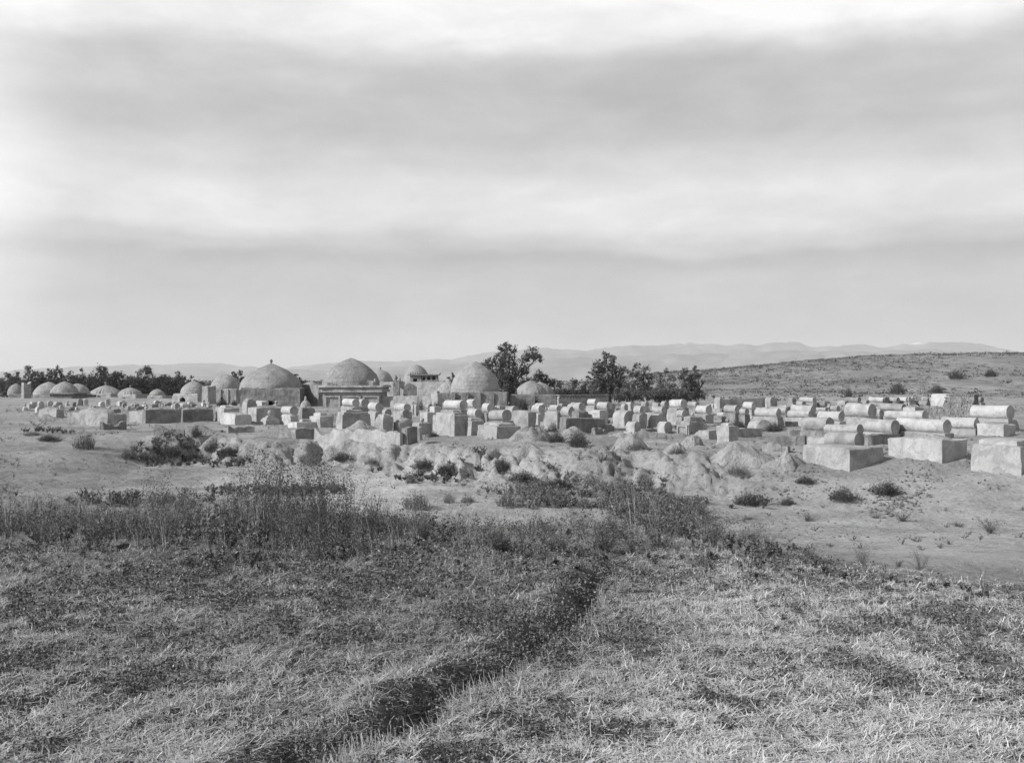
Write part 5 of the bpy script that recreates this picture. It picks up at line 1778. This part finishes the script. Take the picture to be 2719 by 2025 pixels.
def straw(n, Dr, sd, lying, wid, hgt):
    r = np.random.default_rng(sd)
    D = Dr[0] * (Dr[1] / Dr[0]) ** r.random(n)          # even in the picture, denser close by
    px = r.uniform(-250, 2970, n)
    x = (px - CX) / F * D
    # cut straw lies in small tangles: pull most pieces towards tangle centres
    cellx, celly = np.floor(x / .16), np.floor(D / .16)
    hx, hy = _hash(cellx, celly, celly * 0, 5), _hash(cellx, celly, celly * 0, 6)
    pull = r.random(n) * .55
    x = x + ((cellx + .15 + .7 * hx) * .16 - x) * pull
    D = D + ((celly + .15 + .7 * hy) * .16 - D) * pull
    fd = x - furx(D)
    inf = np.exp(-((fd + .04) / .24) ** 4) * (D < 11.6) * (.75 + .25 * vn(D * 2.3, x * 2, 0, 44))
    p = patch(x, D)
    p2 = fbm(x * 3.1, D * 2.4, 0, 3, 103, .6)
    dn = .40 + 1.0 * p + 1.5 * p2 + .24 * sstep(-.2, .8, fd) * (D < 11.5) + .18 * (1 - sstep(5.5, 8, D))
    dn = np.clip(dn, .03, 1) * (1 - sstep(-1.8, 1.4, D - yedge(x) + .8 * vn(x * .9, D * .9, 0, 107))) * (.6 + .4 * (1 - sstep(9.5, 12.5, D)))
    keep = r.random(n) < dn * (1 - .9 * np.clip(inf, 0, 1))
    x, D, fd, hx, hy = x[keep], D[keep], fd[keep], hx[keep], hy[keep]
    z = ground(x, D)
    m = len(x)
    yaw = r.uniform(0, 2 * math.pi, m)
    if lying:
        Ln = (.22 + .78 * r.random(m) ** 2.2) * hgt
        pit = r.normal(0, .22, m) + .04
        yaw = np.where(r.random(m) < .45, hx * 6.28 + r.normal(0, .45, m), yaw)
    else:
        Ln = (.2 + .8 * r.random(m) ** 1.6) * hgt * np.where((fd > .02) & (fd < .3) & (D < 11.5), 2.0, 1)
        pit = math.pi / 2 - np.abs(r.normal(0, .34, m))
    d = np.c_[np.cos(pit) * np.cos(yaw), np.cos(pit) * np.sin(yaw), np.sin(pit)]
    b = np.c_[x, D, z + (.006 + .028 * r.random(m) if lying else 0)]
    sd_ = np.c_[-np.sin(yaw), np.cos(yaw), np.zeros(m)] if lying else np.c_[np.ones(m), np.zeros((m, 2))]
    w = wid * (D / 8.0) ** .6 * r.uniform(.5, 1.5, m)
    # each stalk is kinked once
    kink = r.normal(0, .22, (m, 3)) * Ln[:, None] * .35
    mid = b + d * Ln[:, None] * .5 + kink * np.array([1, 1, .4])
    tip = b + d * Ln[:, None]
    hw = w[:, None] / 2
    V = np.stack([b - sd_ * hw, b + sd_ * hw, mid + sd_ * hw, mid - sd_ * hw, tip + sd_ * hw * .5, tip - sd_ * hw * .5], 1).reshape(-1, 3)
    i = np.arange(m)[:, None] * 6
    nr_ = D < 7.6
    T = np.concatenate([i[nr_] + np.array([0, 1, 2, 3]), i[nr_] + np.array([3, 2, 4, 5]), i[~nr_] + np.array([0, 1, 4, 5])])
    tone = np.clip(r.normal(.30, .11, m) + .10 * patch(x * 1.7, D * 1.7) + .16 * sstep(0, 1.8, fd) + .08 * (1 - sstep(5.5, 8, D)) - .02 * sstep(9.5, 12.5, D), .08, .60)
    return V, T, np.repeat(tone, 6)


V1, T1, t1 = straw(420000, (4.9, 14.2), 1, True, .0058, .13)
V2, T2, t2 = straw(110000, (4.9, 14.0), 2, False, .0046, .075)
o = quick_mesh('straw_stubble', np.concatenate([V1, V2]), np.concatenate([T1, T2 + len(V1)]), M['tone'], np.concatenate([t1, t2]), 4)
tag(o, kind='stuff')

# low green weeds among the straw, thickest at the back of the field and in the furrow
r_ = np.random.default_rng(12)
n = 85000
D_ = 4.9 * (14.0 / 4.9) ** r_.random(n)
px_ = r_.uniform(-250, 2970, n)
x_ = (px_ - CX) / F * D_
fd = x_ - furx(D_)
inf = np.exp(-((fd + .02) / .20) ** 2) * (D_ < 11.8) * np.clip(1.1 + .5 * vn(x_ * 2.5, D_ * 2.5, 0, 105), 0, 1)
dn = np.clip(.26 - .9 * patch(x_, D_) - .08 * sstep(8.5, 12.5, D_) * (1 - sstep(1900, 2400, px_) * .7) + inf * 1.3 + .15 * (fd < -.2) - 1.0 * fbm(x_ * 3.1, D_ * 2.4, 0, 3, 103, .6), 0, 1) * (1 - sstep(-.6, .8, D_ - yedge(x_)))
k = r_.random(n) < dn * .62
x_, D_, inf = x_[k], D_[k], inf[k]
n = len(x_)
h_ = r_.uniform(.02, .06, n) * (1 + 1.0 * inf) * (1 + .3 * sstep(9.5, 12.5, D_))
s, l, t = grow(np.c_[x_, D_, ground(x_, D_)], h_, h_ * 1.3, 2, 4, r_, leaf=.024, spread=.28, aspect=.7, stemw=.002, t0=.3)
sc = np.repeat(np.repeat((D_ / 9) ** .7, 8), 4)[:, None]
cen = l[0].reshape(-1, 4, 3).mean(1).repeat(4, 0)
LVs = cen + (l[0] - cen) * sc
lt = np.repeat(np.clip(.06 + .12 * r_.random(len(l[1])) + (r_.random(len(l[1])) < .12) * .12, 0, 1), 4)
o = quick_mesh('field_weeds', LVs, l[1], M['tone'], lt, 4)
tag(o, kind='stuff')

# ------------------------------------------------------------------ clods and rubble
def rocks(P, size, sd):
    r = np.random.default_rng(sd)
    ico = np.array([(1, 0, 0), (-1, 0, 0), (0, 1, 0), (0, -1, 0), (0, 0, 1), (0, 0, -1)], float)
    tf = np.array([(0, 2, 4), (2, 1, 4), (1, 3, 4), (3, 0, 4), (2, 0, 5), (1, 2, 5), (3, 1, 5), (0, 3, 5)])
    m = len(P)
    a = r.uniform(0, 6.28, m)
    V = ico[None] * r.uniform(.55, 1.1, (m, 6, 1)) * size[:, None, None] * np.array([1, .8, .6])
    c, s_ = np.cos(a)[:, None], np.sin(a)[:, None]
    Vx = V[..., 0] * c - V[..., 1] * s_
    Vy = V[..., 0] * s_ + V[..., 1] * c
    V = np.stack([Vx, Vy, V[..., 2]], -1) + P[:, None, :]
    T = (tf[None] + (np.arange(m) * 6)[:, None, None]).reshape(-1, 3)
    return V.reshape(-1, 3), T


r_ = np.random.default_rng(31)
px_ = np.concatenate([r_.normal(2370, 42, 260), r_.normal(2440, 30, 110), r_.normal(2120, 60, 200), r_.normal(1700, 60, 60), r_.uniform(-100, 2800, 5200), r_.normal(1930, 50, 160)])
py_ = np.concatenate([r_.normal(1332, 9, 260), r_.normal(1312, 9, 110), r_.normal(1230, 14, 200), r_.normal(1385, 10, 60), 1078 + 400 * r_.random(5200) ** 1.8, r_.normal(1370, 14, 160)])
D_ = np.array([(CAMZ - (.2 if q > 1250 else 1.0)) * F / max(q - CY, 40) for q in py_])
x_ = (px_ - CX) / F * D_
sz = r_.uniform(.02, .075, len(x_)) * np.where(np.arange(len(x_)) < 630, 1.15, .62 + .012 * (D_ - 20) * (D_ > 20))
V, T = rocks(np.c_[x_, D_, ground(x_, D_) + sz * .2], sz, 3)
o = quick_mesh('rubble', V, T, M['rough'], None, 3)
tag(o, kind='stuff')
